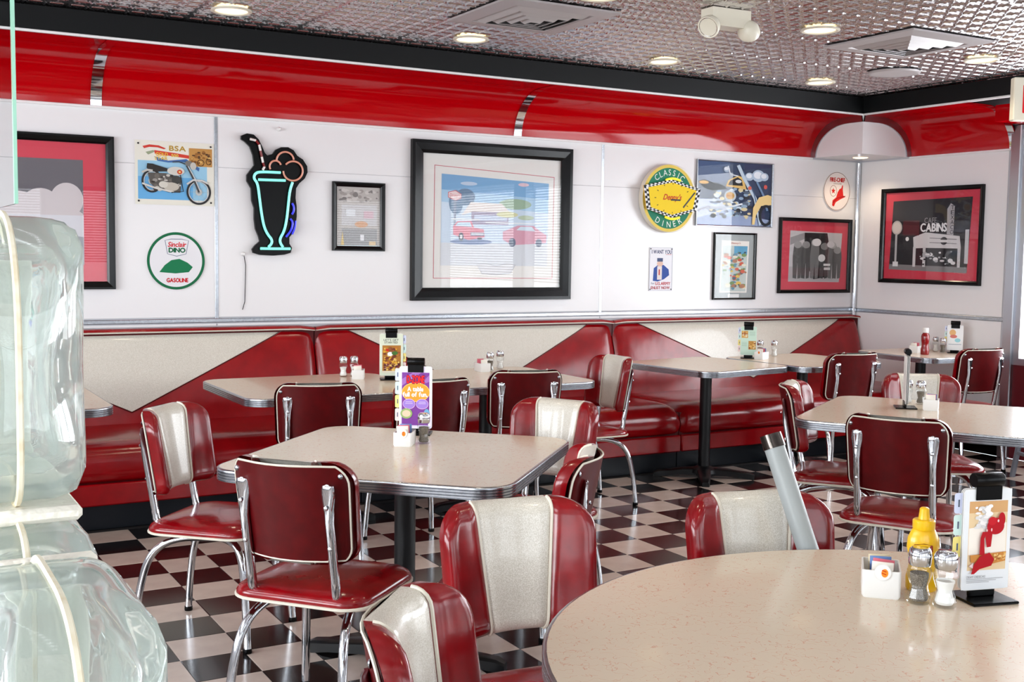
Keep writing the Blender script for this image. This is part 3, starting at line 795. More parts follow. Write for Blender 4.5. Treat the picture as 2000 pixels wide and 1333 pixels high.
m.obj('mortar', 'mortar', part)
MB().box((0, -BS + 2 * BS, (Z0 - 2 * BS) / 2), (BT + .01, 4 * BS, Z0 - 2 * BS - .004), bev=.01).obj('base_wall', 'wall_white', part)
sc = thing('glass_screen', 'clear glass screen with a green edge standing on the glass blocks', 'glass panel', (GX, GY, Z0 + BS))
MB().box((0, .31, .55), (.0016, .608, 1.1)).obj('pane', 'screen_glass', sc, smooth=False)
MB().box((0, .003, .55), (.002, .005, 1.1)).obj('glass_edge', 'glass_edge', sc, smooth=False)

# ------------------------------------------------------------------ ceiling fixtures
def downlight(x, y, lb, r=.085):
    t = thing('downlight', lb, 'ceiling light', (x, y, ZC), 0, 'recessed ceiling downlights')
    MB().lathe([(r, -.001), (r + .018, -.004), (r + .022, -.012), (r + .012, -.016), (r, -.012), (r - .004, -.001)], n=36, cap=False).obj('trim_ring', 'ivory_plastic', t)
    MB().lathe([(.001, -.004), (r * .6, -.005), (r, -.007)], n=32, cap=False).obj('lens', 'lamp', t)
    l = bpy.data.lights.new('downlight_lamp', 'SPOT'); l.energy = 13; l.color = (1, .84, .62); l.spot_size = math.radians(110); l.spot_blend = .6; l.shadow_soft_size = .07
    o = bpy.data.objects.new('downlight_lamp', l); COL.objects.link(o); o.parent = t; o.location = (0, 0, -.03)
    return t
LB = ['downlight above the milkshake sign side of the banquette', 'downlight between the milkshake sign and the car picture', 'downlight by the fascia above the framed car picture', 'downlight close to the corner of the red coves', 'downlight between the emergency lamp and the square vent', 'downlight beside the square vent near the exit sign']
for (px, py), lb in zip([(452, 18), (920, 74), (1297, 118), (1602, 159), (1602, 56), (1917, 115)], LB):
    p = onz(px, py, ZC); downlight(p[0], p[1], 'warm glowing recessed ' + lb)
for xx, yy, lb in ((.53, -2.55, 'over the cornerwise aisle table'), (1.94, -2.55, 'over the floor between aisle table and window table'), (3.36, -2.55, 'over the window table'), (.53, -3.87, 'over the wide-striped chair'),
                   (1.94, -3.87, 'over the floor behind the leaning tube'), (.53, -5.19, 'over the round table'), (1.94, -1.2, 'over the aisle beside the car picture table'), (.53, -1.2, 'over the aisle behind the hamburger menu table')):
    downlight(xx, yy, 'added unseen fill downlight ' + lb)  # extra out-of-view lamps, added to brighten the tables and seats
def vent(x, y, lb):
    t = thing('ceiling_vent', lb, 'air vent', (x, y, ZC), 0, 'square ceiling vents')
    m = MB(); S = .335
    rows = [[(sx * a, sy * a, z) for sx, sy in ((-1, -1), (1, -1), (1, 1), (-1, 1))] for a, z in ((S, 0), (S, -.010), (S - .098, -.016), (S - .105, -.006))]
    m.grid(rows, close_u=True).obj('frame', 'speaker', t, smooth=False)
    MB().box((0, 0, -.003), (2 * S - .2, 2 * S - .2, .004)).obj('throat', 'black_plastic', t, smooth=False)
    for k in range(4):
        a = S - .112 - k * .052; rows = [[(sx * q, sy * q, z) for sx, sy in ((-1, -1), (1, -1), (1, 1), (-1, 1))] for q, z in ((a, -.008), (a - .036, -.030 - .004 * k), (a - .038, -.028 - .004 * k), (a - .002, -.006))]
        MB().grid(rows, close_u=True).obj('louver', 'speaker', t, smooth=False)
    return t
vent(vent1[0], vent1[1], 'square louvered ceiling vent above the framed car picture side')
v2 = (onz(1615, 86, ZC) + onz(1932, 84, ZC)) / 2
vent(v2[0], v2[1], 'square louvered ceiling vent near the corner and the round speaker')
sp = onz(1746, 141, ZC)
t = thing('ceiling_speaker', 'round flat brushed metal speaker cover on the tin ceiling', 'speaker', (sp[0], sp[1], ZC))
MB().lathe([(.17, 0), (.172, -.006), (.165, -.012), (.15, -.014)], n=40, cap=False).obj('rim', 'speaker', t)
MB().lathe([(.152, -.013), (.08, -.016), (.001, -.017)], n=40, cap=False).obj('cover', 'speaker', t)
# emergency lamp
e0 = onz(1395, 12, ZC); e1 = onz(1467, 22, ZC); ec = (e0 + e1) / 2
ang = math.atan2(e1[1] - e0[1], e1[0] - e0[0])
t = thing('emergency_light', 'white twin-head emergency light box hanging under the tin ceiling', 'emergency light', (ec[0], ec[1] + .05, ZC), ang)
MB().prism([(-.12, 0), (.12, 0), (.12, -.06), (.09, -.09), (-.09, -.09), (-.12, -.06)], -.05, .05, lambda x, z, y: (x, y, z)).obj('housing', 'ivory_plastic', t, smooth=False)
for sx, az in ((-1, 1.0), (1, -1.2)):
    m = MB().lathe([(.012, -.05), (.03, -.045), (.05, -.02), (.058, .012), (.056, .02), (.05, .018)], n=24, cap=True)
    h_ = m.obj('lamp_head', 'ivory_plastic', t); h_.location = (sx * .125, -.03, -.095); h_.rotation_euler = Vector((-.75, -.35, -.5) if sx < 0 else (.55, .75, -.55)).to_track_quat('Z', 'Y').to_euler()
    MB().lathe([(.049, .0185), (.03, .015), (.001, .014)], n=24, cap=False).obj('reflector', 'chrome', h_)
    MB().tube([(sx * .10, -.02, -.07), (sx * .118, -.026, -.085)], .014, 10).obj('swivel', 'ivory_plastic', t)
# exit sign
p = onz(1979, 152, 2.62)
t = thing('exit_sign', 'grey boxed exit sign with red letters under the ceiling by the windows', 'exit sign', (p[0] + .128, p[1] - .073, 2.62), -PI / 6)
MB().tube([(.03, 0, -.005), (.03, 0, ZC - 2.62)], .012, 10).obj('stem', 'ivory_plastic', t)
MB().box((.03, 0, -.135), (.36, .06, .27), bev=.006).obj('housing', 'ivory_plastic', t, smooth=False)
a = Art(.36, .27, (0, 0, 36, 27)); a.text('EXIT', 6, 5, 31, 22, (226, 20, 34), bold=.35)
o = a.build('lettering', t); o.location = (.03, -.0305, -.135); o.rotation_euler = (PI / 2, 0, 0)

# ------------------------------------------------------------------ things on the walls
def wall_rect(c):  # TL, TR, BR, BL photo corners -> centre x, z, w, h on the back wall
    q = [W(*p, .012) for p in c]; x0 = (q[0][0] + q[3][0]) / 2; x1 = (q[1][0] + q[2][0]) / 2; z1 = (q[0][1] + q[1][1]) / 2; z0 = (q[2][1] + q[3][1]) / 2
    return (x0 + x1) / 2, (z0 + z1) / 2, x1 - x0, z1 - z0
def wthing(name, label, cat, x, z, group=None, off=.007): return thing(name, label, cat, (x, YW - off, z), 0, group, rot=(PI / 2, 0, 0))
def frame_parts(t, w, h, fw, depth, fm='frame_black', glass=True):
    rows = []
    prof = [(0, 0), (0, depth), (fw * .25, depth), (fw * .75, depth * .8), (fw, depth * .55), (fw, 0)]
    for ins, z in prof: rows.append([(sx * (w / 2 - ins), sy * (h / 2 - ins), z) for sx, sy in ((-1, -1), (1, -1), (1, 1), (-1, 1))])
    MB().grid(rows, close_u=True).obj('frame', fm, t, smooth=False)
    if glass: MB().box((0, 0, depth * .5), (w - 2 * fw + .004, h - 2 * fw + .004, .0015)).obj('glass', 'picture_glass', t, smooth=False)
def board(t, w, h, m, z=.0015, name='mat_board'): return MB().box((0, 0, z), (w, h, .003)).obj(name, m, t, smooth=False)

# large car picture
x, z, w, h = wall_rect([(803, 273), (1115, 291), (1111, 584), (800, 588)])
t = wthing('framed_picture', 'large black framed print of a pink vintage car outside a diner, cream mat', 'picture', x, z)
frame_parts(t, w, h, w * .068, .035)
board(t, w * .9, h * .9, 'paper')
# frame coordinates: photo zoom of the picture, outer frame spans (76..1240, 120..1285)
a = Art(w, h, (76, 120, 1240, 1285))
a.line([(240, 297), (1112, 342), (1108, 1122), (236, 1122)], 6, (190, 84, 96), True)
a.poly([(288, 356), (1072, 392), (1066, 1028), (284, 1028)], (196, 212, 228))
a.poly([(288, 356), (1072, 392), (1071, 520), (288, 480)], (122, 168, 208))
a.poly([(288, 470), (1071, 515), (1070, 620), (288, 560)], (160, 194, 220))
a.ell(880, 410, 40, 14, (220, 190, 200)); a.ell(480, 420, 60, 14, (190, 205, 225))
a.ell(455, 520, 70, 62, (92, 120, 150)); a.ell(390, 560, 50, 90, (100, 130, 160)); a.ell(820, 560, 120, 40, (150, 175, 150))
a.poly([(430, 655), (495, 555), (720, 560), (800, 640), (500, 630)], (226, 218, 214)); a.rect(500, 625, 770, 720, (150, 140, 165)); a.rect(520, 650, 760, 690, (190, 200, 220))
a.poly([(335, 490), (385, 475), (425, 500), (425, 530), (385, 548), (335, 525)], (224, 200, 200)); a.line([(335, 490), (385, 475), (425, 500), (425, 530), (385, 548), (335, 525)], 5, (196, 72, 84), True)
a.text("Denny's", 345, 497, 418, 526, (190, 60, 70), shear=.1); a.rect(375, 545, 390, 760, (140, 150, 170))
a.rect(284, 860, 1066, 1028, (206, 210, 216)); a.ell(500, 850, 150, 22, (110, 130, 170))
a.poly([(370, 740), (400, 700), (500, 695), (520, 745), (590, 755), (596, 815), (480, 838), (372, 800)], (212, 128, 146)); a.poly([(385, 735), (405, 708), (490, 704), (505, 740)], (190, 214, 230))
a.rect(365, 680, 560, 690, (226, 232, 236)); a.ell(428, 815, 18, 32, (60, 66, 84)); a.ell(428, 815, 9, 17, (220, 220, 224)); a.rect(495, 780, 592, 806, (120, 124, 150)); a.rect(500, 786, 588, 797, (220, 224, 230)); a.ell(560, 825, 18, 10, (66, 72, 90))
a.poly([(730, 770), (840, 720), (960, 720), (1010, 760), (1060, 790), (1056, 850), (800, 870), (730, 830)], (206, 150, 168)); a.poly([(830, 755), (860, 728), (945, 728), (975, 762)], (206, 222, 234))
a.ell(800, 850, 26, 34, (90, 100, 124)); a.ell(1000, 850, 24, 32, (90, 100, 124)); a.rect(600, 700, 1040, 708, (228, 232, 236)); a.ell(760, 640, 80, 22, (206, 206, 160)); a.ell(900, 660, 60, 18, (180, 196, 170))
a.poly([(540, 1018), (600, 1010), (680, 1030), (770, 1010), (825, 1020), (790, 1085), (680, 1096), (580, 1088)], (206, 206, 210)); a.line([(540, 1018), (600, 1010), (680, 1030), (770, 1010), (825, 1020), (790, 1085), (680, 1096), (580, 1088)], 4, (150, 152, 160), True)
a.build('print', t, .0035)
# left picture with red mat
x0, z1 = W(221, 268, .012); xa, z0 = W(221, 565, .012); w, h = 1.0, z1 - z0
t = wthing('framed_picture', 'black framed cloud photograph in a red mat behind the glass blocks', 'picture', x0 - w / 2, (z0 + z1) / 2)
frame_parts(t, w, h, .045, .03); board(t, w - .06, h - .06, 'red_mat')
a = Art(w, h, (0, 0, 100, 100)); a.rect(14, 16, 83, 84, (150, 146, 150)); a.rect(14, 16, 83, 40, (104, 100, 106))
for cx, cy, rx, ry in ((20, 44, 8, 12), (32, 42, 10, 12), (46, 46, 14, 9), (60, 45, 10, 10), (74, 42, 9, 11), (55, 52, 28, 7)): a.ell(cx, cy, rx, ry, (206, 198, 200))
a.rect(14, 52, 83, 84, (214, 214, 220)); a.poly([(14, 70), (50, 60), (83, 66), (83, 84), (14, 84)], (168, 170, 178)); a.build('print', t, .0035)
# tin motorcycle sign (zoom frame 250..855 x 48..550)
x, z, w, h = wall_rect([(263, 273), (418, 281), (418, 402), (264, 400)])
t = wthing('tin_sign', 'rectangular tin sign with a vintage motorcycle on blue and gold lettering', 'sign', x, z)
MB().box((0, 0, .002), (w, h, .004), bev=.001).obj('plate', 'paper', t, smooth=False)
a = Art(w, h, (250, 48, 855, 550)); a.rect(250, 48, 855, 550, (226, 224, 212)); a.rect(272, 205, 800, 508, (150, 196, 222)); a.rect(272, 330, 690, 508, (104, 170, 218))
a.poly([(308, 95), (360, 80), (430, 84), (485, 105), (470, 112), (420, 100), (360, 100), (320, 112)], (200, 62, 50)); a.poly([(330, 140), (390, 122), (400, 135), (350, 160)], (150, 160, 130))
a.poly([(395, 122), (560, 138), (735, 160), (715, 182), (560, 166), (400, 150)], (206, 66, 52)); a.poly([(393, 170), (500, 200), (640, 180), (742, 250), (735, 275), (640, 205), (500, 215), (420, 205)], (70, 110, 170))
a.text('BSA', 510, 82, 635, 120, (176, 140, 52), bold=2); a.text('GOLD', 408, 138, 498, 166, (226, 176, 60), bold=1.6); a.text('STAR', 400, 172, 495, 196, (214, 180, 90), bold=1.6); a.text('500', 525, 146, 578, 168, (226, 190, 90), bold=1.4)
a.rect(660, 92, 840, 236, (190, 140, 76)); a.blobs(662, 94, 838, 234, [(120, 80, 44), (222, 184, 110), (150, 100, 50), (90, 62, 40)], 40, 5, 15, 3); a.ring(750, 205, 28, 28, 6, (90, 60, 34)); a.ring(812, 195, 22, 26, 6, (100, 70, 40))
for cx, cy, rx, ry in ((375, 365, 78, 92), (733, 440, 96, 102)):
    a.ring(cx, cy, rx, ry, 16, (46, 46, 48)); a.ring(cx, cy, rx - 16, ry - 16, 6, (196, 198, 200)); a.ell(cx, cy, 26, 28, (190, 190, 186)); a.ell(cx, cy, 10, 11, (110, 104, 96))
    for k in range(8): a.line([(cx, cy), (cx + (rx - 18) * math.cos(k * .785), cy + (ry - 18) * math.sin(k * .785))], 2, (170, 180, 186))
a.poly([(345, 300), (480, 300), (600, 330), (590, 450), (500, 450), (400, 420), (360, 380)], (92, 88, 84)); a.blobs(360, 300, 600, 450, [(60, 56, 54), (150, 146, 140), (196, 192, 184), (110, 104, 98)], 46, 7, 20, 5)
a.ell(560, 350, 36, 34, (70, 70, 68)); a.ell(520, 405, 60, 34, (190, 184, 172)); a.ell(460, 390, 34, 26, (206, 202, 192))
a.poly([(335, 262), (340, 228), (380, 230), (490, 262), (500, 285), (400, 292), (350, 285)], (52, 50, 48)); a.ell(556, 280, 66, 34, (206, 204, 196)); a.ell(585, 286, 20, 18, (196, 70, 44)); a.ell(585, 286, 9, 8, (232, 200, 120))
a.line([(300, 386), (400, 420), (540, 448)], 13, (206, 204, 198)); a.line([(640, 230), (690, 330), (735, 440)], 18, (70, 70, 72)); a.line([(648, 232), (700, 330), (745, 440)], 6, (210, 210, 210)); a.line([(590, 310), (612, 440), (520, 450)], 7, (40, 40, 42))
a.line([(530, 210), (580, 205), (640, 225)], 8, (60, 60, 62)); a.ell(655, 215, 28, 22, (120, 118, 114)); a.ell(690, 235, 24, 30, (190, 188, 180)); a.line([(640, 380), (690, 345), (760, 348), (805, 370)], 14, (200, 200, 198)); a.line([(300, 300), (340, 280), (380, 285)], 16, (190, 188, 182))
a.build('print', t, .0041)
for sx in (-1, 1):
    for sy in (-1, 1): MB().lathe([(.006, 0), (.004, .003), (.0005, .0036)], (sx * (w / 2 - .02), sy * (h / 2 - .02), .0075), 8).obj('screw', 'black_metal', t)
# round gasoline sign
x, z = W(344, 510, .012); rr = W(400, 510, .012)[0] - x
t = wthing('round_sign', 'round white gasoline sign with a green rim below the motorcycle sign', 'sign', x, z)
MB().lathe([(rr - .004, 0), (rr, .002), (rr, .008), (rr - .02, .010), (rr - .024, .006), (.001, .006)], n=64, cap=False).obj('disc', 'white_plastic', t)
a = Art(2 * rr, 2 * rr, (350, 762, 784, 1194)); a.ell(566, 978, 215, 215, (226, 226, 230), 64); a.ring(566, 978, 216, 216, 20, (22, 104, 66), 64)
a.line([(484, 824), (530, 814), (610, 814), (660, 824), (640, 925), (570, 942), (502, 925)], 5, (110, 120, 140), True)
a.text('Sinclair', 508, 836, 642, 872, (206, 40, 48), shear=.06, bold=1.6); a.text('DINO', 512, 880, 634, 914, (20, 96, 62), bold=2.4); a.text('GASOLINE', 494, 1108, 654, 1138, (196, 36, 46), bold=2)
a.poly([(440, 1062), (480, 1010), (530, 972), (590, 962), (650, 990), (690, 1024), (660, 1062), (560, 1072)], (24, 118, 76))
a.build('print', t, .0102)
# neon milkshake
def NB(cx, cy): p = W(400 + cx * .2401, 200 + cy * .2401, .045); return p[0], p[1]
c0 = NB(570, 760); t = wthing('neon_sign', 'black neon sign of a milkshake glass with teal tubing and striped straw', 'neon sign', c0[0], c0[1])
def nl(pts): return [(NB(*p)[0] - c0[0], NB(*p)[1] - c0[1]) for p in pts]
OUT = [(300, 270), (345, 252), (400, 262), (440, 300), (465, 350), (490, 410), (510, 432), (555, 420), (580, 385), (625, 365), (680, 365), (725, 390), (755, 435), (800, 465), (835, 520), (838, 570), (815, 620), (770, 660), (745, 700), (740, 780), (750, 850), (750, 930), (740, 1000), (722, 1060), (690, 1100), (690, 1150), (712, 1185), (700, 1225), (650, 1240), (560, 1248), (450, 1242), (395, 1225), (388, 1195), (410, 1165), (450, 1130), (440, 1090), (415, 1030), (405, 950), (405, 860), (385, 800), (380, 700), (345, 640), (345, 590), (375, 550), (405, 510), (395, 430), (370, 360), (330, 320), (298, 300)]
MB().prism(nl(OUT), .012, .034).obj('backing', 'black_plastic', t, smooth=False)
for q in ((420, 700), (690, 700), (480, 1180)):
    p = nl([q])[0]; MB().lathe([(.012, 0), (.012, .013)], (p[0], p[1], 0), 10).obj('standoff', 'black_metal', t)
def smooth2(p, it=2):
    q = [np.array(v, float) for v in p]
    for _ in range(it):
        n_ = [q[0]]
        for a_, b_ in zip(q[:-1], q[1:]): n_ += [a_ * .75 + b_ * .25, a_ * .25 + b_ * .75]
        q = n_ + [q[-1]]
    return q
def neon(pts, m, r=.0085, name='neon_tube'): return MB().tube([(p[0], p[1], .052) for p in smooth2(nl(pts))], r, 8).obj(name, m, t)
neon([(610, 573), (440, 565), (402, 582), (392, 620), (425, 660), (440, 780), (455, 900), (475, 1010), (505, 1075), (540, 1115), (540, 1150), (512, 1178)], 'neon_teal')
neon([(430, 630), (540, 634), (650, 637)], 'neon_teal'); neon([(708, 652), (685, 720), (672, 850), (660, 960), (640, 1050), (605, 1110), (608, 1145), (630, 1178)], 'neon_teal'); neon([(447, 1190), (560, 1192), (690, 1192)], 'neon_teal')
def arc(cx, cy, r, a0, a1, n=18): return [(cx + r * math.cos(math.radians(a0 + (a1 - a0) * k / n)), cy + r * math.sin(math.radians(a0 + (a1 - a0) * k / n))) for k in range(n + 1)]
neon(arc(712, 560, 79, 222, 540, 26), 'neon_orange', .006); neon(arc(648, 475, 70, 180, 355), 'neon_orange', .006); neon(arc(568, 522, 46, 150, 345), 'neon_orange', .006)
ST = [(362, 300), (410, 312), (437, 345), (448, 395), (458, 445), (468, 492), (480, 525), (466, 552)]
for k in range(len(ST) - 1): neon([ST[k], ST[k + 1]], 'straw_white' if k % 2 == 0 else 'straw_red', .0075, 'straw_tube')
neon([(705, 822), (720, 850), (718, 890), (703, 912)], 'neon_blue', .007); neon([(690, 948), (712, 975), (700, 1040), (655, 1096)], 'neon_blue', .007); neon([(735, 965), (730, 1020), (705, 1075)], 'neon_blue', .006)
p0, p1, p2 = NB(330, 1235), NB(345, 1330), NB(332, 1690)
cb_ = MB().tube([(p0[0], YW - .012, p0[1]), (p1[0], YW - .012, p1[1]), (p2[0] + .005, YW - .012, p2[1] + .05), (p2[0] - .01, YW - .012, p2[1])], .0022, 6).obj('sign_cable', 'black_plastic'); tag(cb_, 'thin loose cable hanging down the wall below the milkshake sign', 'cable')
for (q, lb) in (((618, 215), 'small white wall anchor above the milkshake sign'), ((325, 1235), 'small white wall anchor where the loose cable starts')):
    p = NB(*q); o = MB().lathe([(.014, 0), (.014, -.008), (.008, -.02), (.006, -.024)], (p[0], YW - .006, p[1]), 12, 'y').obj('wall_anchor', 'white_plastic'); tag(o, lb, 'wall anchor')
# small framed drawing
x, z, w, h = wall_rect([(649, 355), (751, 358), (750, 491), (648, 490)])
t = wthing('framed_picture', 'small black framed grey sketch between the milkshake sign and the car picture', 'picture', x, z)
frame_parts(t, w, h, w * .085, .022); board(t, w * .9, h * .92, 'paper')
a = Art(w, h, (1032, 645, 1462, 1210)); a.rect(1075, 680, 1428, 1185, (186, 180, 176)); a.rect(1110, 830, 1400, 1000, (196, 194, 196)); a.blobs(1080, 690, 1420, 830, [(160, 152, 148), (128, 122, 120), (204, 198, 194)], 50, 8, 24, 9)
a.ell(1270, 990, 54, 26, (206, 160, 124)); a.rect(1110, 1025, 1400, 1160, (150, 150, 152)); a.rect(1145, 868, 1220, 925, (218, 220, 224)); a.rect(1290, 880, 1370, 940, (206, 176, 186)); a.poly([(1100, 1185), (1116, 1045), (1132, 1185)], (206, 180, 110)); a.rect(1262, 1075, 1292, 1125, (226, 226, 230)); a.rect(1335, 1130, 1390, 1180, (214, 190, 150)); a.rect(1080, 1162, 1428, 1185, (186, 200, 202)); a.build('print', t, .0035)
# clock (zoom frame 150..1130 x 90..1200)
x, z = W(1300, 388, .03); q0 = W(1250, 388, .03)[0]; q1 = W(1356, 388, .03)[0]; R_ = (q1 - q0) / 2; x = (q0 + q1) / 2
t = wthing('wall_clock', 'round neon diner clock with yellow hexagonal face and checkered border', 'clock', x, z)
MB().lathe([(R_ * .96, 0), (R_, .006), (R_, .05), (R_ * .985, .056), (R_ * .9, .056)], n=64, cap=True).obj('housing', 'ivory_plastic', t)
a = Art(2 * R_, 2 * R_, (0, 0, 100, 100)); a.ell(48, 50, 48, 49, (222, 196, 90), 64); a.ell(48, 50, 43, 44.5, (24, 122, 92), 64)
def arct(s, cx, cy, r, a0, a1, hh, flip):
    for k, ch in enumerate(s):
        an = math.radians(a0 + (a1 - a0) * k / (len(s) - 1)); g, gf = GL[ch]; xs = [p[0] for p in g]; mx = (min(xs) + max(xs)) / 2; ux, uy = math.cos(an), math.sin(an); pts = []
        for gx, gy in g:
            dx = (gx - mx) * hh * 1.25; dy = (gy - .35) * hh * 1.4
            if flip: pts.append((cx + ux * r - uy * dx * -1 * -1 * -1 - ux * dy, cy + uy * r + ux * dx * -1 - uy * dy))
            else: pts.append((cx + ux * (r + dy) - uy * dx, cy + uy * (r + dy) + ux * dx))
        a._put(pts, gf, (228, 236, 230))
arct('CLASSIC', 48, 50, 38, -128, -52, 9, False); arct('DINER', 48, 50, 38, 122, 58, 9, True)
a.build('face', t, .0565)
for c_, y0 in (((48, 23.5), 1), ((48, 77.5), -1)):
    pts = [((40 + 26 * k / 8) / 100 - .5, (.5 - (c_[1] - y0 * 2.5 * math.sin(PI * k / 8)) / 100)) for k in range(9)]
    MB().tube([(px_ * 2 * R_, py_ * 2 * R_, .068) for px_, py_ in pts], .009, 8).obj('neon_tube', 'neon_yellow', t)
hexo = [(-1.05, .34), (-.02, .545), (1.04, .30), (.90, -.34), (-.02, -.57), (-.93, -.33)]
hx = [(p[0] * R_, p[1] * R_) for p in hexo]; MB().prism(hx, .074, .082).obj('hexagon_panel', 'yellow', t, smooth=False)
a = Art(2.2 * R_, 2.2 * R_, (-1.1, -1.1, 1.1, 1.1)); hy_ = [(p[0], -p[1]) for p in hexo]; a.poly(hy_, (244, 244, 244)); 
def lerp(p, q, s): return (p[0] + (q[0] - p[0]) * s, p[1] + (q[1] - p[1]) * s)
for i in range(6):
    A_, B_ = hy_[i], hy_[(i + 1) % 6]; n = max(4, int(math.hypot(B_[0] - A_[0], B_[1] - A_[1]) / .075)); 
    for rgn in range(2):
        f0, f1 = 1 - .075 * rgn, 1 - .075 * (rgn + 1)
        for k in range(n):
            if (k + rgn) % 2 == 0:
                s0, s1 = lerp(A_, B_, k / n), lerp(A_, B_, (k + 1) / n); a.poly([(s0[0] * f0, s0[1] * f0), (s1[0] * f0, s1[1] * f0), (s1[0] * f1, s1[1] * f1), (s0[0] * f1, s0[1] * f1)], (20, 20, 24))
a.poly([(p[0] * .845, p[1] * .845) for p in hy_], (238, 204, 22))
for k in range(12):
    an = PI / 6 * k; rx, ry = .60, .40; a.line([(math.cos(an) * rx, math.sin(an) * ry), (math.cos(an) * (rx + .06), math.sin(an) * (ry + .045))], .022, (60, 50, 20))
a.text("Denny's", -.33, -.12, .32, .10, (196, 60, 24), shear=.12, bold=.006); a.build('dial', t, .0822)
MB().box((.12, .10, .0865), (.012 * 1, R_ * .62, .002)).obj('minute_hand', 'black_plastic', t, smooth=False).rotation_euler = (0, 0, -.75)
MB().box((.07 * .4, -.012, .0885), (R_ * .34, .012, .002)).obj('hour_hand', 'black_plastic', t, smooth=False)
# motorcycle painting (zoom frame 650..1236 x 120..662)
x, z, w, h = wall_rect([(1360, 310), (1509, 321), (1506, 445), (1358, 441)])
t = wthing('framed_picture', 'silver framed close-up print of a yellow and chrome motorcycle beside the clock', 'picture', x, z)
frame_parts(t, w, h, .010, .022, 'aluminium', True); board(t, w - .012, h - .012, 'paper')
a = Art(w, h, (645, 120, 1238, 662)); a.rect(656, 130, 1230, 655, (40, 58, 92)); a.rect(656, 130, 900, 300, (58, 82, 124)); a.poly([(656, 440), (800, 450), (1000, 560), (1230, 600), (1230, 655), (656, 655)], (150, 166, 200)); a.poly([(656, 440), (830, 440), (900, 520), (656, 600)], (196, 206, 228))
a.blobs(740, 330, 1080, 600, [(30, 34, 44), (150, 176, 200), (206, 220, 232), (84, 100, 124), (220, 206, 160)], 120, 8, 26, 11)
a.poly([(868, 330), (885, 280), (960, 236), (1000, 250), (1030, 350), (930, 335)], (222, 186, 110)); a.poly([(885, 318), (900, 282), (958, 250), (990, 270), (1000, 320)], (26, 26, 32)); a.ell(965, 285, 24, 14, (220, 224, 226))
a.poly([(656, 300), (700, 280), (760, 300), (840, 320), (880, 350), (760, 370), (700, 350)], (20, 22, 28)); a.ell(700, 305, 36, 14, (224, 178, 100)); a.ell(903, 408, 46, 48, (196, 206, 214)); a.ell(903, 406, 34, 30, (214, 170, 96)); a.text("Denny's", 876, 396, 930, 418, (170, 50, 30), shear=.1)
a.line([(960, 150), (1010, 260), (1100, 420), (1150, 640)], 26, (190, 208, 222)); a.line([(1000, 200), (1090, 380), (1160, 640)], 9, (80, 104, 140)); a.line([(1110, 280), (1170, 400), (1200, 520)], 16, (110, 140, 176))
for cx, cy, r in ((1050, 240, 34), (1120, 230, 50), (1168, 236, 34), (872, 190, 24)): a.ell(cx, cy, r, r, (170, 190, 210)); a.ell(cx - 4, cy - 6, r * .66, r * .6, (224, 232, 240))
a.ell(1180, 320, 14, 18, (206, 90, 84)); a.ell(1055, 335, 14, 16, (206, 100, 84)); a.poly([(1080, 640), (1085, 500), (1130, 410), (1200, 385), (1230, 395), (1230, 470), (1150, 480), (1110, 560), (1100, 640)], (232, 204, 140)); a.ring(1190, 560, 60, 90, 22, (30, 34, 42)); a.line([(730, 520), (900, 500), (1000, 470)], 14, (226, 236, 244)); a.line([(660, 540), (740, 500), (880, 520)], 8, (226, 232, 240)); a.line([(880, 160), (900, 230), (960, 240)], 9, (220, 228, 236)); a.build('print', t, .0035)
# fire-chief oval
x, z = W(1634, 374, .01); rx = W(1660, 374, .01)[0] - x; rz_ = W(1634, 336, .01)[1] - z
t = wthing('oval_sign', 'white oval fire-chief gasoline sign with a red helmet', 'sign', x, z)
MB().prism([(p[0] * rx, p[1] * rz_) for p in circ(1, 48)], 0, .006).obj('plate', 'paper', t, smooth=False)
a = Art(2 * rx, 2 * rz_, (1636, 226, 1848, 530)); a.ell(1742, 378, 106, 152, (236, 226, 222), 56); a.ring(1742, 378, 104, 150, 4, (120, 104, 96), 56); a.text('FIRE-CHIEF', 1686, 272, 1802, 304, (190, 40, 36), bold=1.6); a.text('GASOLINE', 1714, 312, 1776, 324, (110, 84, 80))
a.ring(1714, 376, 27, 44, 3, (120, 60, 50)); a.poly([(1714 + (18 if k % 2 == 0 else 8) * math.sin(k * PI / 5), 376 - (26 if k % 2 == 0 else 11) * math.cos(k * PI / 5)) for k in range(10)], (200, 40, 30))
a.poly([(1748, 385), (1762, 360), (1776, 352), (1782, 328), (1789, 330), (1788, 360), (1794, 410), (1812, 418), (1770, 440), (1735, 465), (1722, 498), (1708, 490), (1710, 450), (1738, 425)], (206, 34, 30)); a.line([(1712, 470), (1745, 432), (1810, 412)], 4, (110, 14, 16)); a.build('print', t, .0061)
# recruiting poster: lettering kept, figure replaced by a plain block of the same colours
x, z, w, h = wall_rect([(1268, 483), (1314, 484), (1313, 569), (1268, 568)])
t = wthing('tin_sign', 'narrow white enlistment poster with blue and red lettering below the clock', 'sign', x, z)
MB().box((0, 0, .002), (w, h, .004)).obj('plate', 'paper', t, smooth=False)
a = Art(w, h, (272, 812, 456, 1154)); a.rect(272, 812, 456, 1154, (232, 232, 238)); a.line([(275, 815), (453, 815), (453, 1151), (275, 1151)], 3, (120, 130, 150), True); a.text('I WANT YOU', 290, 832, 446, 862, (30, 48, 100), bold=.8); a.rect(400, 866, 446, 869, (190, 40, 50))
a.poly([(302, 1075), (308, 975), (340, 950), (385, 950), (425, 985), (430, 1030), (390, 1062), (340, 1080)], (46, 78, 156)); a.rect(335, 960, 372, 1066, (226, 216, 214)); a.ell(356, 940, 24, 22, (222, 186, 170)); a.rect(333, 896, 378, 924, (70, 84, 120)); a.rect(346, 985, 356, 1030, (190, 60, 60))
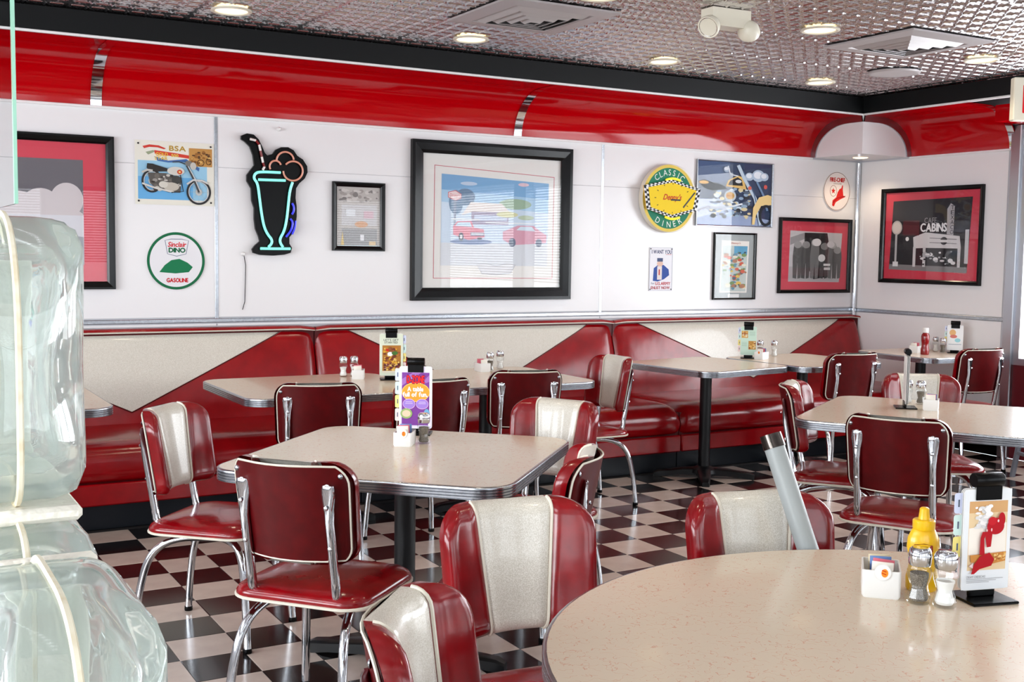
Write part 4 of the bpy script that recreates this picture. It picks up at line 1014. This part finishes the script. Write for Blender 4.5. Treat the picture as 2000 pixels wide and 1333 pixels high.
a.text('U.S.ARMY', 322, 1084, 440, 1108, (190, 32, 44), bold=.8); a.text('for', 288, 1086, 314, 1102, (60, 70, 110)); a.text('ENLIST NOW', 288, 1118, 436, 1140, (176, 40, 56), bold=.6); a.build('print', t, .0041)
for sx in (-1, 1):
    for sy in (-1, 1): MB().lathe([(.005, 0), (.003, .003), (.0005, .0034)], (sx * (w / 2 - .012), sy * (h / 2 - .012), .006), 8).obj('screw', 'black_metal', t)
# colourful small poster
x, z, w, h = wall_rect([(1394, 454), (1476, 456), (1472, 586), (1391, 585)])
t = wthing('framed_picture', 'narrow black framed colourful poster in a grey mat below the motorcycle print', 'picture', x, z)
frame_parts(t, w, h, .014, .024); MB().box((0, 0, .0015), (w - .02, h - .02, .003)).obj('mat_board', 'grey_plastic', t, smooth=False)
a = Art(w, h, (780, 695, 1104, 1222)); a.poly([(845, 756), (1056, 760), (1046, 1168), (834, 1166)], (236, 232, 226)); a.poly([(853, 795), (1045, 798), (1036, 1158), (842, 1156)], (190, 200, 196)); a.poly([(940, 800), (1044, 800), (1042, 870), (940, 860)], (90, 160, 196))
a.blobs(848, 830, 1040, 1150, [(224, 190, 90), (96, 140, 160), (206, 96, 72), (226, 220, 200), (120, 150, 90), (170, 120, 90), (70, 92, 110)], 90, 6, 22, 21); a.text("Denny's", 912, 768, 985, 788, (190, 90, 60), shear=.1); a.rect(896, 1178, 984, 1206, (226, 226, 226)); a.build('print', t, .0035)
# mechanics photograph
x, z, w, h = wall_rect([(1522, 424), (1661, 430), (1657, 573), (1518, 572)])
t = wthing('framed_picture', 'black framed photograph of people bent under a car hood, red mat', 'picture', x, z)
frame_parts(t, w, h, .028, .028); board(t, w - .04, h - .04, 'red_mat')
a = Art(w, h, (1280, 575, 1845, 1170)); a.poly([(1368, 675), (1780, 688), (1765, 1084), (1362, 1078)], (196, 194, 196)); a.poly([(1366, 960), (1772, 970), (1766, 1082), (1362, 1076)], (176, 174, 176)); a.poly([(1480, 690), (1660, 690), (1690, 860), (1680, 1040), (1560, 1060), (1480, 900)], (34, 30, 32)); a.poly([(1370, 730), (1480, 690), (1480, 740), (1370, 790)], (150, 148, 150))
for cx, top, g in ((1430, 760, 96), (1495, 760, 84), (1565, 740, 120), (1640, 770, 70), (1705, 760, 110), (1745, 800, 90)):
    a.poly([(cx - 34, 1050), (cx - 38, 880), (cx - 30, top + 30), (cx, top), (cx + 32, top + 30), (cx + 36, 880), (cx + 28, 1050), (cx + 4, 1056), (cx, 930), (cx - 6, 1056)], (g, g, g)); a.ell(cx, top + 26, 30, 28, (min(255, g + 60),) * 3)
a.ell(1578, 765, 34, 30, (224, 222, 222)); a.ell(1690, 780, 30, 26, (206, 204, 206)); a.ell(1620, 890, 28, 30, (224, 224, 224)); a.rect(1636, 935, 1690, 952, (226, 226, 226)); a.rect(1640, 965, 1690, 985, (210, 210, 210)); a.build('print', t, .0035)
# night station photograph on the side wall
q = [onx(*p, XW - .012) for p in ((1725, 369), (1923, 361), (1917, 559), (1719, 552))]
yl = (q[0][1] + q[3][1]) / 2; yr = (q[1][1] + q[2][1]) / 2; z1 = (q[0][2] + q[1][2]) / 2; z0 = (q[2][2] + q[3][2]) / 2; w, h = abs(yl - yr), z1 - z0
t = thing('framed_picture', 'black framed night photograph of a cafe and cabins station, red mat', 'picture', (XW - .007, (yl + yr) / 2, (z0 + z1) / 2), rot=(PI / 2, 0, -PI / 2))
frame_parts(t, w, h, .035, .028); board(t, w - .05, h - .05, 'red_mat')
a = Art(w, h, (455, 665, 1028, 1208)); a.poly([(520, 738), (966, 728), (950, 1142), (506, 1130)], (44, 42, 46)); a.poly([(508, 1100), (950, 1110), (950, 1142), (506, 1130)], (130, 128, 130)); a.text('CAFE', 706, 836, 775, 866, (150, 148, 150)); a.text('CABINS', 686, 868, 832, 914, (236, 236, 238), bold=2)
a.poly([(832, 790), (850, 760), (872, 775), (870, 935), (834, 930)], (176, 174, 178))
for k, ch in enumerate('TEXACO'): a.text(ch, 852, 772 + k * 27, 870, 794 + k * 27, (40, 40, 44))
a.poly([(645, 945), (715, 918), (905, 940), (915, 1008), (720, 1005), (650, 1008)], (214, 212, 214)); a.line([(740, 950), (890, 958)], 4, (130, 130, 134)); a.line([(740, 975), (890, 982)], 4, (130, 130, 134)); a.ell(820, 966, 20, 22, (60, 60, 64)); a.rect(800, 960, 840, 974, (224, 224, 226))
for x_ in (655, 712, 905): a.rect(x_ - 8, 1000, x_ + 8, 1112, (206, 204, 206))
a.blobs(660, 1015, 900, 1110, [(20, 20, 22), (180, 180, 184), (90, 90, 94), (226, 226, 228)], 40, 5, 15, 31); a.ell(548, 890, 31, 40, (190, 186, 182)); a.ell(548, 890, 24, 32, (214, 208, 202)); a.rect(540, 930, 552, 1090, (190, 188, 190)); a.rect(530, 1085, 562, 1112, (226, 226, 228)); a.ell(612, 955, 10, 12, (240, 240, 240)); a.rect(936, 905, 956, 1090, (200, 200, 204)); a.rect(585, 850, 680, 935, (84, 40, 46)); a.build('print', t, .0035)
# ------------------------------------------------------------------ things on the tables
def on_table(px, py): p = onz(px, py, TZ); return p[0], p[1]
def caddy(x, y, rz, lb, packets=3, tagmark=True, s=1.0):
    t = thing('sugar_caddy', lb, 'sugar caddy', (x, y, TZ), rz, 'white sugar packet caddies')
    o = rrect(.034 * s, .047 * s, .006, 3); i = rrect(.031 * s, .044 * s, .005, 3); b = rrect(.031 * s, .044 * s, .006, 3)
    m = MB().grid([[(x_, y_, z) for x_, y_ in q] for q, z in ((b, 0), (o, .006), (o, .052 * s), (i, .052 * s), (i, .004))], close_u=True); k = len(o); m.f.append(tuple(range(k))[::-1]); m.f.append(tuple(range(4 * k, 5 * k)))
    m.obj('box', 'white_plastic', t, angle=50)
    if tagmark:
        c = MB().lathe([(.017, 0), (.017, -.0025)], (0.002, -.0472 * s, .050 * s), 24, 'y').obj('round_tag', 'white_plastic', t)
        a = Art(.034, .034, (0, 0, 34, 34)); a.ell(17, 17, 16, 16, (236, 234, 230)); a.ell(21, 18, 7, 9, (236, 140, 40)); a.line([(15, 12), (24, 15)], 2, (196, 50, 20)); a.line([(15, 18), (24, 21)], 2, (196, 50, 20)); o_ = a.build('tag_print', c); o_.location = (.002, -.0498 * s, .050 * s); o_.rotation_euler = (PI / 2, 0, 0)
    cols = [((232, 226, 214), 'white'), ((206, 96, 112), 'pink'), ((96, 130, 186), 'blue'), ((222, 206, 170), 'tan')]
    for k in range(packets):
        c, nm = cols[k % 4]; yy = -.028 * s + k * .056 * s / max(1, packets - 1)
        if ('packet_' + nm) not in MT: MT['packet_' + nm] = mat('packet_' + nm, c, .5)
        rows = []
        for zz in (0, .02, .045, .068): rows.append([(-.022, 0, zz), (-.018, -.004 * math.sin(PI * zz / .068) - .001, zz), (.018, -.004 * math.sin(PI * zz / .068) - .001, zz), (.022, 0, zz), (.018, .004 * math.sin(PI * zz / .068) + .001, zz), (-.018, .004 * math.sin(PI * zz / .068) + .001, zz)])
        mp = MB().grid(rows, close_u=True); mp.f.append(tuple(range(6))[::-1]); mp.f.append(tuple(range(18, 24)))
        o = mp.obj('sugar_packet', 'packet_' + nm); ca, sa = math.cos(rz), math.sin(rz); o.location = (x - sa * yy, y + ca * yy, TZ + .0065); o.rotation_euler = (random.uniform(-.05, .05), random.uniform(-.08, .08), rz)
        tag(o, nm + ' sugar packet in the ' + lb.replace('white sugar caddy', 'caddy'), 'sugar packet', 'sugar packets in the caddies')
    return t
def shaker(x, y, kind, lb, h=.115):
    t = thing('shaker', lb, 'shaker', (x, y, TZ), random.random(), 'glass shakers')
    s = h / .115
    prof = [(.021, 0), (.0235, .004), (.024, .012), (.018, .03), (.0175, .038), (.0235, .055), (.025, .066), (.0215, .076), (.019, .080)]
    MB().lathe([(r * s, z * s) for r, z in prof], n=10, cap=True).obj('glass_body', 'shaker_glass', t, angle=20)
    lev = .062 if kind == 'pepper' else .05
    MB().lathe([(.016 * s, .006 * s), (.019 * s, .012 * s), (.0135 * s, .032 * s), (.0185 * s, .054 * s), (.0185 * s, lev * s), (.001, lev * s + .001)], n=16).obj('contents', kind, t)
    MB().lathe([(.0205 * s, .078 * s), (.0225 * s, .081 * s), (.0235 * s, .10 * s), (.021 * s, .110 * s), (.016 * s, .1145 * s), (.001, .1155 * s)], n=20).obj('cap', 'chrome', t)
    return t
def menu(x, y, rz, lb, art=None, h=.245, w=.13, tabs=-1, base=True):
    # card stands facing local -y; clip roll on top
    t = thing('menu_stand', lb, 'menu stand', (x, y, TZ), rz, 'table menu stands')
    MB().box((0, .0, .003), (w * .95, .10, .006), bev=.002).obj('base', 'black_plastic', t, smooth=False)
    MB().box((0, .004, .02), (w * .55, .012, .03), bev=.003).obj('socket', 'black_plastic', t, smooth=False)
    z0 = .022
    for k, dy in enumerate((0.0, .006, .012)):
        c = MB().prism(rrect(w / 2 - .001 * k, h / 2, .010, 4), -.0008, .0008, lambda a, b, d, dy=dy: (a, d + dy - .006, b + z0 + h / 2)).obj('card', 'white_plastic', t, smooth=False)
        if k == 0: front = c
    if art: o = art(w, h).build('print', front); o.location = (0, -.0070, z0 + h / 2); o.rotation_euler = (PI / 2, 0, 0)
    tc = [(206, 214, 240), (206, 232, 228), (238, 222, 130), (238, 214, 210)]
    for k in range(4):
        nm = 'tab_%d' % k
        if nm not in MT: MT[nm] = mat(nm, tc[k], .5)
        zz = z0 + h * (.86 - .215 * k); sx = tabs
        MB().prism(rrect(.013, h * .10, .005, 3), -.0006, .0006, lambda a, b, d: (a + sx * (w / 2 + .004), d + .001, b + zz)).obj('index_tab', nm, t, smooth=False)
        a = Art(.02, h * .18, (0, 0, 10, 60)); a.rect(4, 18, 6, 42, (90, 100, 120)); o = a.build('tab_print', t.children[-1]); o.location = (sx * (w / 2 + .007), .0002, zz); o.rotation_euler = (PI / 2, 0, 0)
    zc = z0 + h + .006; rows = []
    MB().lathe([(.014, -.034), (.0155, -.032), (.0155, .032), (.014, .034)], (0, -.002, zc + .012), 20, 'x').obj('clip_roll', 'black_plastic', t)
    MB().box((0, -.0095, zc - .012), (.062, .003, .035), bev=.001).obj('clip_plate', 'black_plastic', t, smooth=False)
    return t
def art_fun(w, h):
    a = Art(w, h, (738, 585, 1128, 1140)); a.poly(circ(1, 4, 933, 860), (226, 218, 240)); a.rect(745, 590, 1122, 1134, (226, 218, 240)); a.rect(770, 640, 1095, 1112, (124, 62, 150)); a.poly([(770, 700), (900, 640), (1000, 640), (770, 760)], (160, 110, 184)); a.poly([(1095, 660), (1095, 720), (960, 760)], (160, 110, 184))
    a.ell(935, 815, 166, 88, (236, 158, 50)); a.ring(935, 815, 164, 86, 5, (250, 206, 120)); a.text('D-ZONE', 830, 668, 1036, 734, (60, 20, 70), bold=9); a.text('D-ZONE', 830, 668, 1036, 734, (226, 34, 44), bold=4)
    a.text('A table', 838, 768, 1022, 806, (252, 250, 246), bold=3); a.text('full of fun.', 784, 816, 1072, 854, (252, 250, 246), bold=3)
    for cx in (856, 1012): a.ell(cx, 920, 74, 46, (156, 124, 206)); a.ring(cx, 920, 74, 46, 4, (232, 190, 220)); a.rect(cx - 40, 900, cx + 40, 904, (220, 206, 236)); a.rect(cx - 44, 914, cx + 44, 918, (220, 206, 236))
    a.ell(826, 1006, 70, 46, (150, 176, 110)); a.ell(826, 1006, 50, 30, (222, 200, 170)); a.ell(1066, 1010, 34, 48, (110, 170, 206)); a.ell(1066, 1030, 22, 20, (40, 100, 170)); return a
def art_burger(w, h):
    a = Art(w, h, (495, 190, 750, 585)); a.rect(497, 192, 748, 583, (218, 226, 206)); a.text("LET'S GET", 540, 240, 702, 258, (92, 92, 86), bold=.6); a.text('STARTED', 548, 264, 692, 282, (92, 92, 86), bold=.6); a.rect(526, 300, 726, 555, (176, 120, 52))
    a.blobs(528, 302, 724, 552, [(224, 170, 60), (196, 120, 50), (120, 60, 40), (232, 196, 110), (150, 84, 52)], 90, 8, 22, 41); a.ell(610, 380, 30, 20, (240, 240, 236)); a.ell(660, 372, 34, 18, (70, 110, 50)); a.ell(580, 345, 16, 12, (196, 40, 30)); a.blobs(530, 460, 724, 540, [(120, 50, 56), (84, 40, 44), (206, 170, 130)], 34, 6, 16, 43); a.rect(526, 538, 726, 555, (220, 214, 196)); a.ell(700, 530, 20, 14, (230, 190, 40)); return a
def art_dessert(w, h):
    a = Art(w, h, (818, 225, 1228, 1095)); a.rect(822, 230, 1226, 1090, (234, 238, 242)); a.rect(866, 330, 1195, 925, (232, 206, 164)); a.rect(866, 330, 1195, 430, (214, 168, 116)); a.poly([(870, 560), (1190, 520), (1190, 780), (870, 790)], (244, 238, 228)); a.blobs(905, 350, 1070, 590, [(240, 238, 236), (222, 222, 222), (250, 250, 250)], 46, 12, 34, 51); a.poly([(880, 790), (1190, 770), (1185, 850), (1080, 870), (890, 850)], (206, 140, 70)); a.blobs(1075, 770, 1190, 850, [(226, 170, 90), (180, 110, 50), (240, 200, 130)], 30, 6, 13, 53)
    red = (178, 14, 30); a.ell(1085, 545, 74, 72, red); a.ell(1135, 490, 30, 62, red); a.ell(1055, 500, 36, 36, (196, 26, 40)); a.poly([(1010, 560), (1060, 600), (1050, 720), (1015, 725), (1000, 640)], red); a.poly([(975, 590), (1020, 590), (990, 650), (1000, 790), (955, 790), (958, 640)], red); a.poly([(890, 950), (910, 870), (960, 800), (1040, 770), (1085, 830), (1060, 885), (960, 910), (915, 950)], red); a.ell(1105, 500, 8, 12, (244, 200, 204)); a.ell(1050, 575, 6, 14, (244, 200, 204)); a.ell(1010, 578, 6, 12, (244, 200, 204)); a.poly([(868, 880), (905, 850), (900, 900)], (226, 206, 210))
    a.text('CREAMY CHEESECAKE', 850, 964, 1012, 984, (96, 96, 100))
    for k in range(3): a.rect(850, 992 + k * 14, 1165 - 60 * k, 996 + k * 14, (160, 162, 168))
    return a
def art_mint(w, h):
    a = Art(w, h, (0, 0, 100, 200)); a.rect(1, 1, 99, 199, (198, 224, 208)); a.rect(6, 30, 46, 80, (206, 160, 90)); a.blobs(6, 30, 46, 80, [(226, 190, 120), (160, 90, 50), (230, 220, 190)], 20, 3, 9, 61); a.rect(50, 100, 96, 160, (190, 140, 70)); a.blobs(50, 100, 96, 160, [(226, 180, 100), (140, 80, 44), (226, 206, 160)], 22, 3, 9, 63)
    for k in range(4): a.rect(56, 36 + 8 * k, 90, 38 + 8 * k, (150, 176, 160)); a.rect(8, 110 + 8 * k, 40, 112 + 8 * k, (150, 176, 160))
    return a
def art_pale(w, h):
    a = Art(w, h, (0, 0, 100, 200)); a.rect(1, 1, 99, 199, (232, 234, 234)); a.ell(34, 60, 20, 26, (222, 176, 120)); a.ell(40, 90, 22, 14, (206, 120, 110)); a.ell(66, 120, 18, 16, (150, 206, 214)); a.rect(10, 150, 90, 156, (170, 180, 190)); return a
YAW = -PI / 6
# aisle table
x, y = on_table(797, 872); caddy(x, y + .03, YAW - .1, 'white sugar caddy before the purple fun menu on the aisle table')
x, y = on_table(832, 868); shaker(x, y + .02, 'pepper', 'pepper shaker with chrome cap beside the purple fun menu')
x, y = on_table(818, 850); menu(x + .0, y + .03, YAW - .05, 'menu stand with the purple a table full of fun card', art_fun)
# hamburger menu table
x, y = on_table(700, 740); caddy(x, y, YAW + .1, 'white sugar caddy on the hamburger menu table', 2, False)
x, y = on_table(678, 738); shaker(x, y + .06, 'salt', 'salt shaker on the hamburger menu table at the outer end')
x, y = on_table(698, 737); shaker(x, y + .05, 'salt', 'salt shaker right behind the hamburger table caddy')
x, y = on_table(761, 741); menu(x, y - .02, YAW + .15, 'menu stand with the lets get started hamburger card', art_burger, h=.235, w=.13, tabs=1)
# car picture table
x, y = on_table(942, 726); caddy(x, y, YAW + .5, 'white sugar caddy on the table under the car picture', 2, False)
x, y = on_table(957, 725); shaker(x, y, 'pepper', 'pepper shaker on the table under the car picture')
x, y = on_table(971, 722); shaker(x + .025, y + .01, 'salt', 'salt shaker on the table under the car picture')
# clock table
x, y = on_table(1461, 700); menu(x, y, YAW - .2, 'menu stand with pale green cards below the diner clock', art_mint, h=.20, w=.11)
x, y = on_table(1487, 702); caddy(x, y, YAW - .7, 'white sugar caddy beside the pale green menu', 3, True)
x, y = on_table(1489, 698); shaker(x + .045, y + .075, 'pepper', 'pepper shaker tucked behind the pale green menu caddy')
x, y = on_table(1499, 698); shaker(x + .09, y + .03, 'salt', 'salt shaker tucked behind the pale green menu caddy')
# ketchup table
x, y = on_table(1787, 689); caddy(x, y, YAW - .6, 'white sugar caddy on the ketchup table', 2, False)
x, y = on_table(1806, 693)
t = thing('ketchup_bottle', 'red ketchup bottle with white cap on the small side wall table', 'ketchup bottle', (x, y, TZ))
MB().lathe([(.028, 0), (.031, .006), (.031, .04), (.0255, .06), (.0255, .085), (.029, .105), (.030, .135), (.027, .15), (.02, .158), (.018, .166)], n=24).obj('bottle', 'ketchup', t)
MB().lathe([(.0215, .164), (.0225, .168), (.0225, .196), (.019, .20)], n=24).obj('cap', 'white_plastic', t)
x, y = on_table(1827, 687); shaker(x, y, 'salt', 'salt shaker on the ketchup table beside its menu')
x, y = on_table(1841, 690); shaker(x, y, 'pepper', 'pepper shaker on the ketchup table in front of its menu')
x, y = on_table(1808, 684); caddy(x, y, YAW, 'second white sugar caddy on the ketchup table behind the shakers', 2, False, .8)
x, y = on_table(1864, 690); menu(x, y, YAW - .3, 'menu stand with pale faded cards on the ketchup table', art_pale, h=.19, w=.115, tabs=-1)
# table near the windows
x, y = on_table(1768, 797); menu(x, y, YAW + 1.35, 'menu stand turned edge-on on the table near the windows', art_pale, h=.23, w=.125, tabs=1)
x, y = on_table(1812, 801); caddy(x + .015, y - .005, YAW - .4, 'white sugar caddy beside the edge-on menu', 4, False)
x, y = on_table(1798, 792); shaker(x + .01, y + .09, 'salt', 'salt shaker behind the caddy beside the edge-on menu')
x, y = on_table(1818, 794); shaker(x + .02, y + .08, 'pepper', 'pepper shaker behind the caddy beside the edge-on menu')
# round table
x, y = on_table(1750, 1166); caddy(x - .004, y + .04, YAW - .28, 'white sugar caddy with an orange tag on the round table', 4, True, 1.15)
x, y = on_table(1801, 1180); shaker(x, y + .01, 'pepper', 'pepper shaker in front of the mustard bottle', .118)
x, y = on_table(1852, 1188); shaker(x, y + .01, 'salt', 'salt shaker beside the dessert menu on the round table', .118)
x, y = on_table(1828, 1172)
t = thing('mustard_bottle', 'yellow squeeze mustard bottle with pointed cap on the round table', 'mustard bottle', (x + .03, y + .064, TZ), YAW)
MB().lathe([(.03, 0), (.034, .006), (.0345, .03), (.029, .055), (.030, .075), (.0345, .095), (.033, .115), (.025, .132), (.021, .137)], n=32, sy=.72).obj('bottle', 'yellow', t)
MB().lathe([(.0225, .134), (.0235, .137), (.0235, .152), (.021, .155), (.012, .156)], n=24).obj('cap', 'yellow', t)
MB().lathe([(.0125, .154), (.0105, .170), (.0100, .178), (.007, .181), (.001, .182)], n=18).obj('nozzle', 'yellow', t)
lab = [(-.018, .019), (.002, .022), (.020, .018), (.021, .004), (.004, .0), (-.018, .003)]
rows = MB().prism(lab, -.0256, -.0235, lambda a, b, d: (a - .008, d + .35 * (a - .008) ** 2 / .04, b + .085)).obj('label', 'ketchup', t, smooth=False)
a = Art(.036, .012, (0, 0, 36, 12)); a.text("French's", 2, 2, 34, 10, (244, 240, 232), shear=.05, bold=.3); o = a.build('label_print', rows); o.location = (-.008, -.0260, .096); o.rotation_euler = (PI / 2, 0, 0)
x, y = on_table(1928, 1172); menu(x - .005, y + .01, YAW + .25, 'menu stand with the dripping cherry dessert card on the round table', art_dessert, h=.215, w=.115)

# ------------------------------------------------------------------ leaning grey tube
E_ = onz(1588, 1073, TZ); d_ = np.array([E_[0] - RT_C[0], E_[1] - RT_C[1]]); ur = d_ / np.linalg.norm(d_); d_ = ur * .803
E_ = np.array([RT_C[0] + d_[0], RT_C[1] + d_[1], TZ]); rt = np.array([.8675, -.4973, 0.0])
tp = E_ + rt * (-.072) + np.array([ur[0] * .08, ur[1] * .08, .262]); bt = E_ + (E_ - tp) * (TZ - .515) / .262
t = thing('leaning_tube', 'grey plastic tube with a dark metal collar propped on the chair by the round table', 'tube', tuple(bt))
def rel(p): return tuple(np.array(p) - bt)
dirn = (tp - bt) / np.linalg.norm(tp - bt)
MB().tube([rel(bt), rel(tp - dirn * .035)], .0265, 20).obj('tube', 'grey_plastic', t)
MB().tube([rel(tp - dirn * .036), rel(tp - dirn * .03), rel(tp)], [.0285, .0285, .0275], 20, cap=True).obj('collar', 'gunmetal', t)
MB().tube([rel(bt + dirn * -.0), rel(bt + dirn * .02)], .0275, 16).obj('end_cap', 'black_plastic', t)

# ------------------------------------------------------------------ high chair at the edge of the view
hp = onz(1992, 728, .74)
t = thing('high_chair', 'dark restaurant high chair with grey legs beside the windows', 'high chair', (hp[0] + .33, hp[1] - .15, 0), YAW + .1)
MB().box((0, 0, .735), (.42, .34, .022), bev=.006).obj('tray', 'dark_wood', t, smooth=False)
MB().box((0, .03, .50), (.34, .32, .03), bev=.006).obj('seat', 'dark_wood', t, smooth=False)
MB().box((0, .19, .66), (.36, .025, .32), bev=.006).obj('backrest', 'toe_kick', t, smooth=False)
for sx in (-1, 1):
    MB().box((sx * .18, .02, .62), (.025, .33, .21), bev=.005).obj('side_panel', 'toe_kick', t, smooth=False)
    for sy in (-1, 1): MB().tube([(sx * .175, .02 + sy * .13, .72), (sx * .24, .02 + sy * .23, .0)], .019, 8).obj('leg', 'highchair_grey', t)
    MB().tube([(sx * .225, -.19, .17), (sx * .225, .23, .17)], .014, 8).obj('stretcher', 'highchair_grey', t)
MB().tube([(-.225, -.19, .17), (.225, -.19, .17)], .014, 8).obj('stretcher', 'highchair_grey', t)
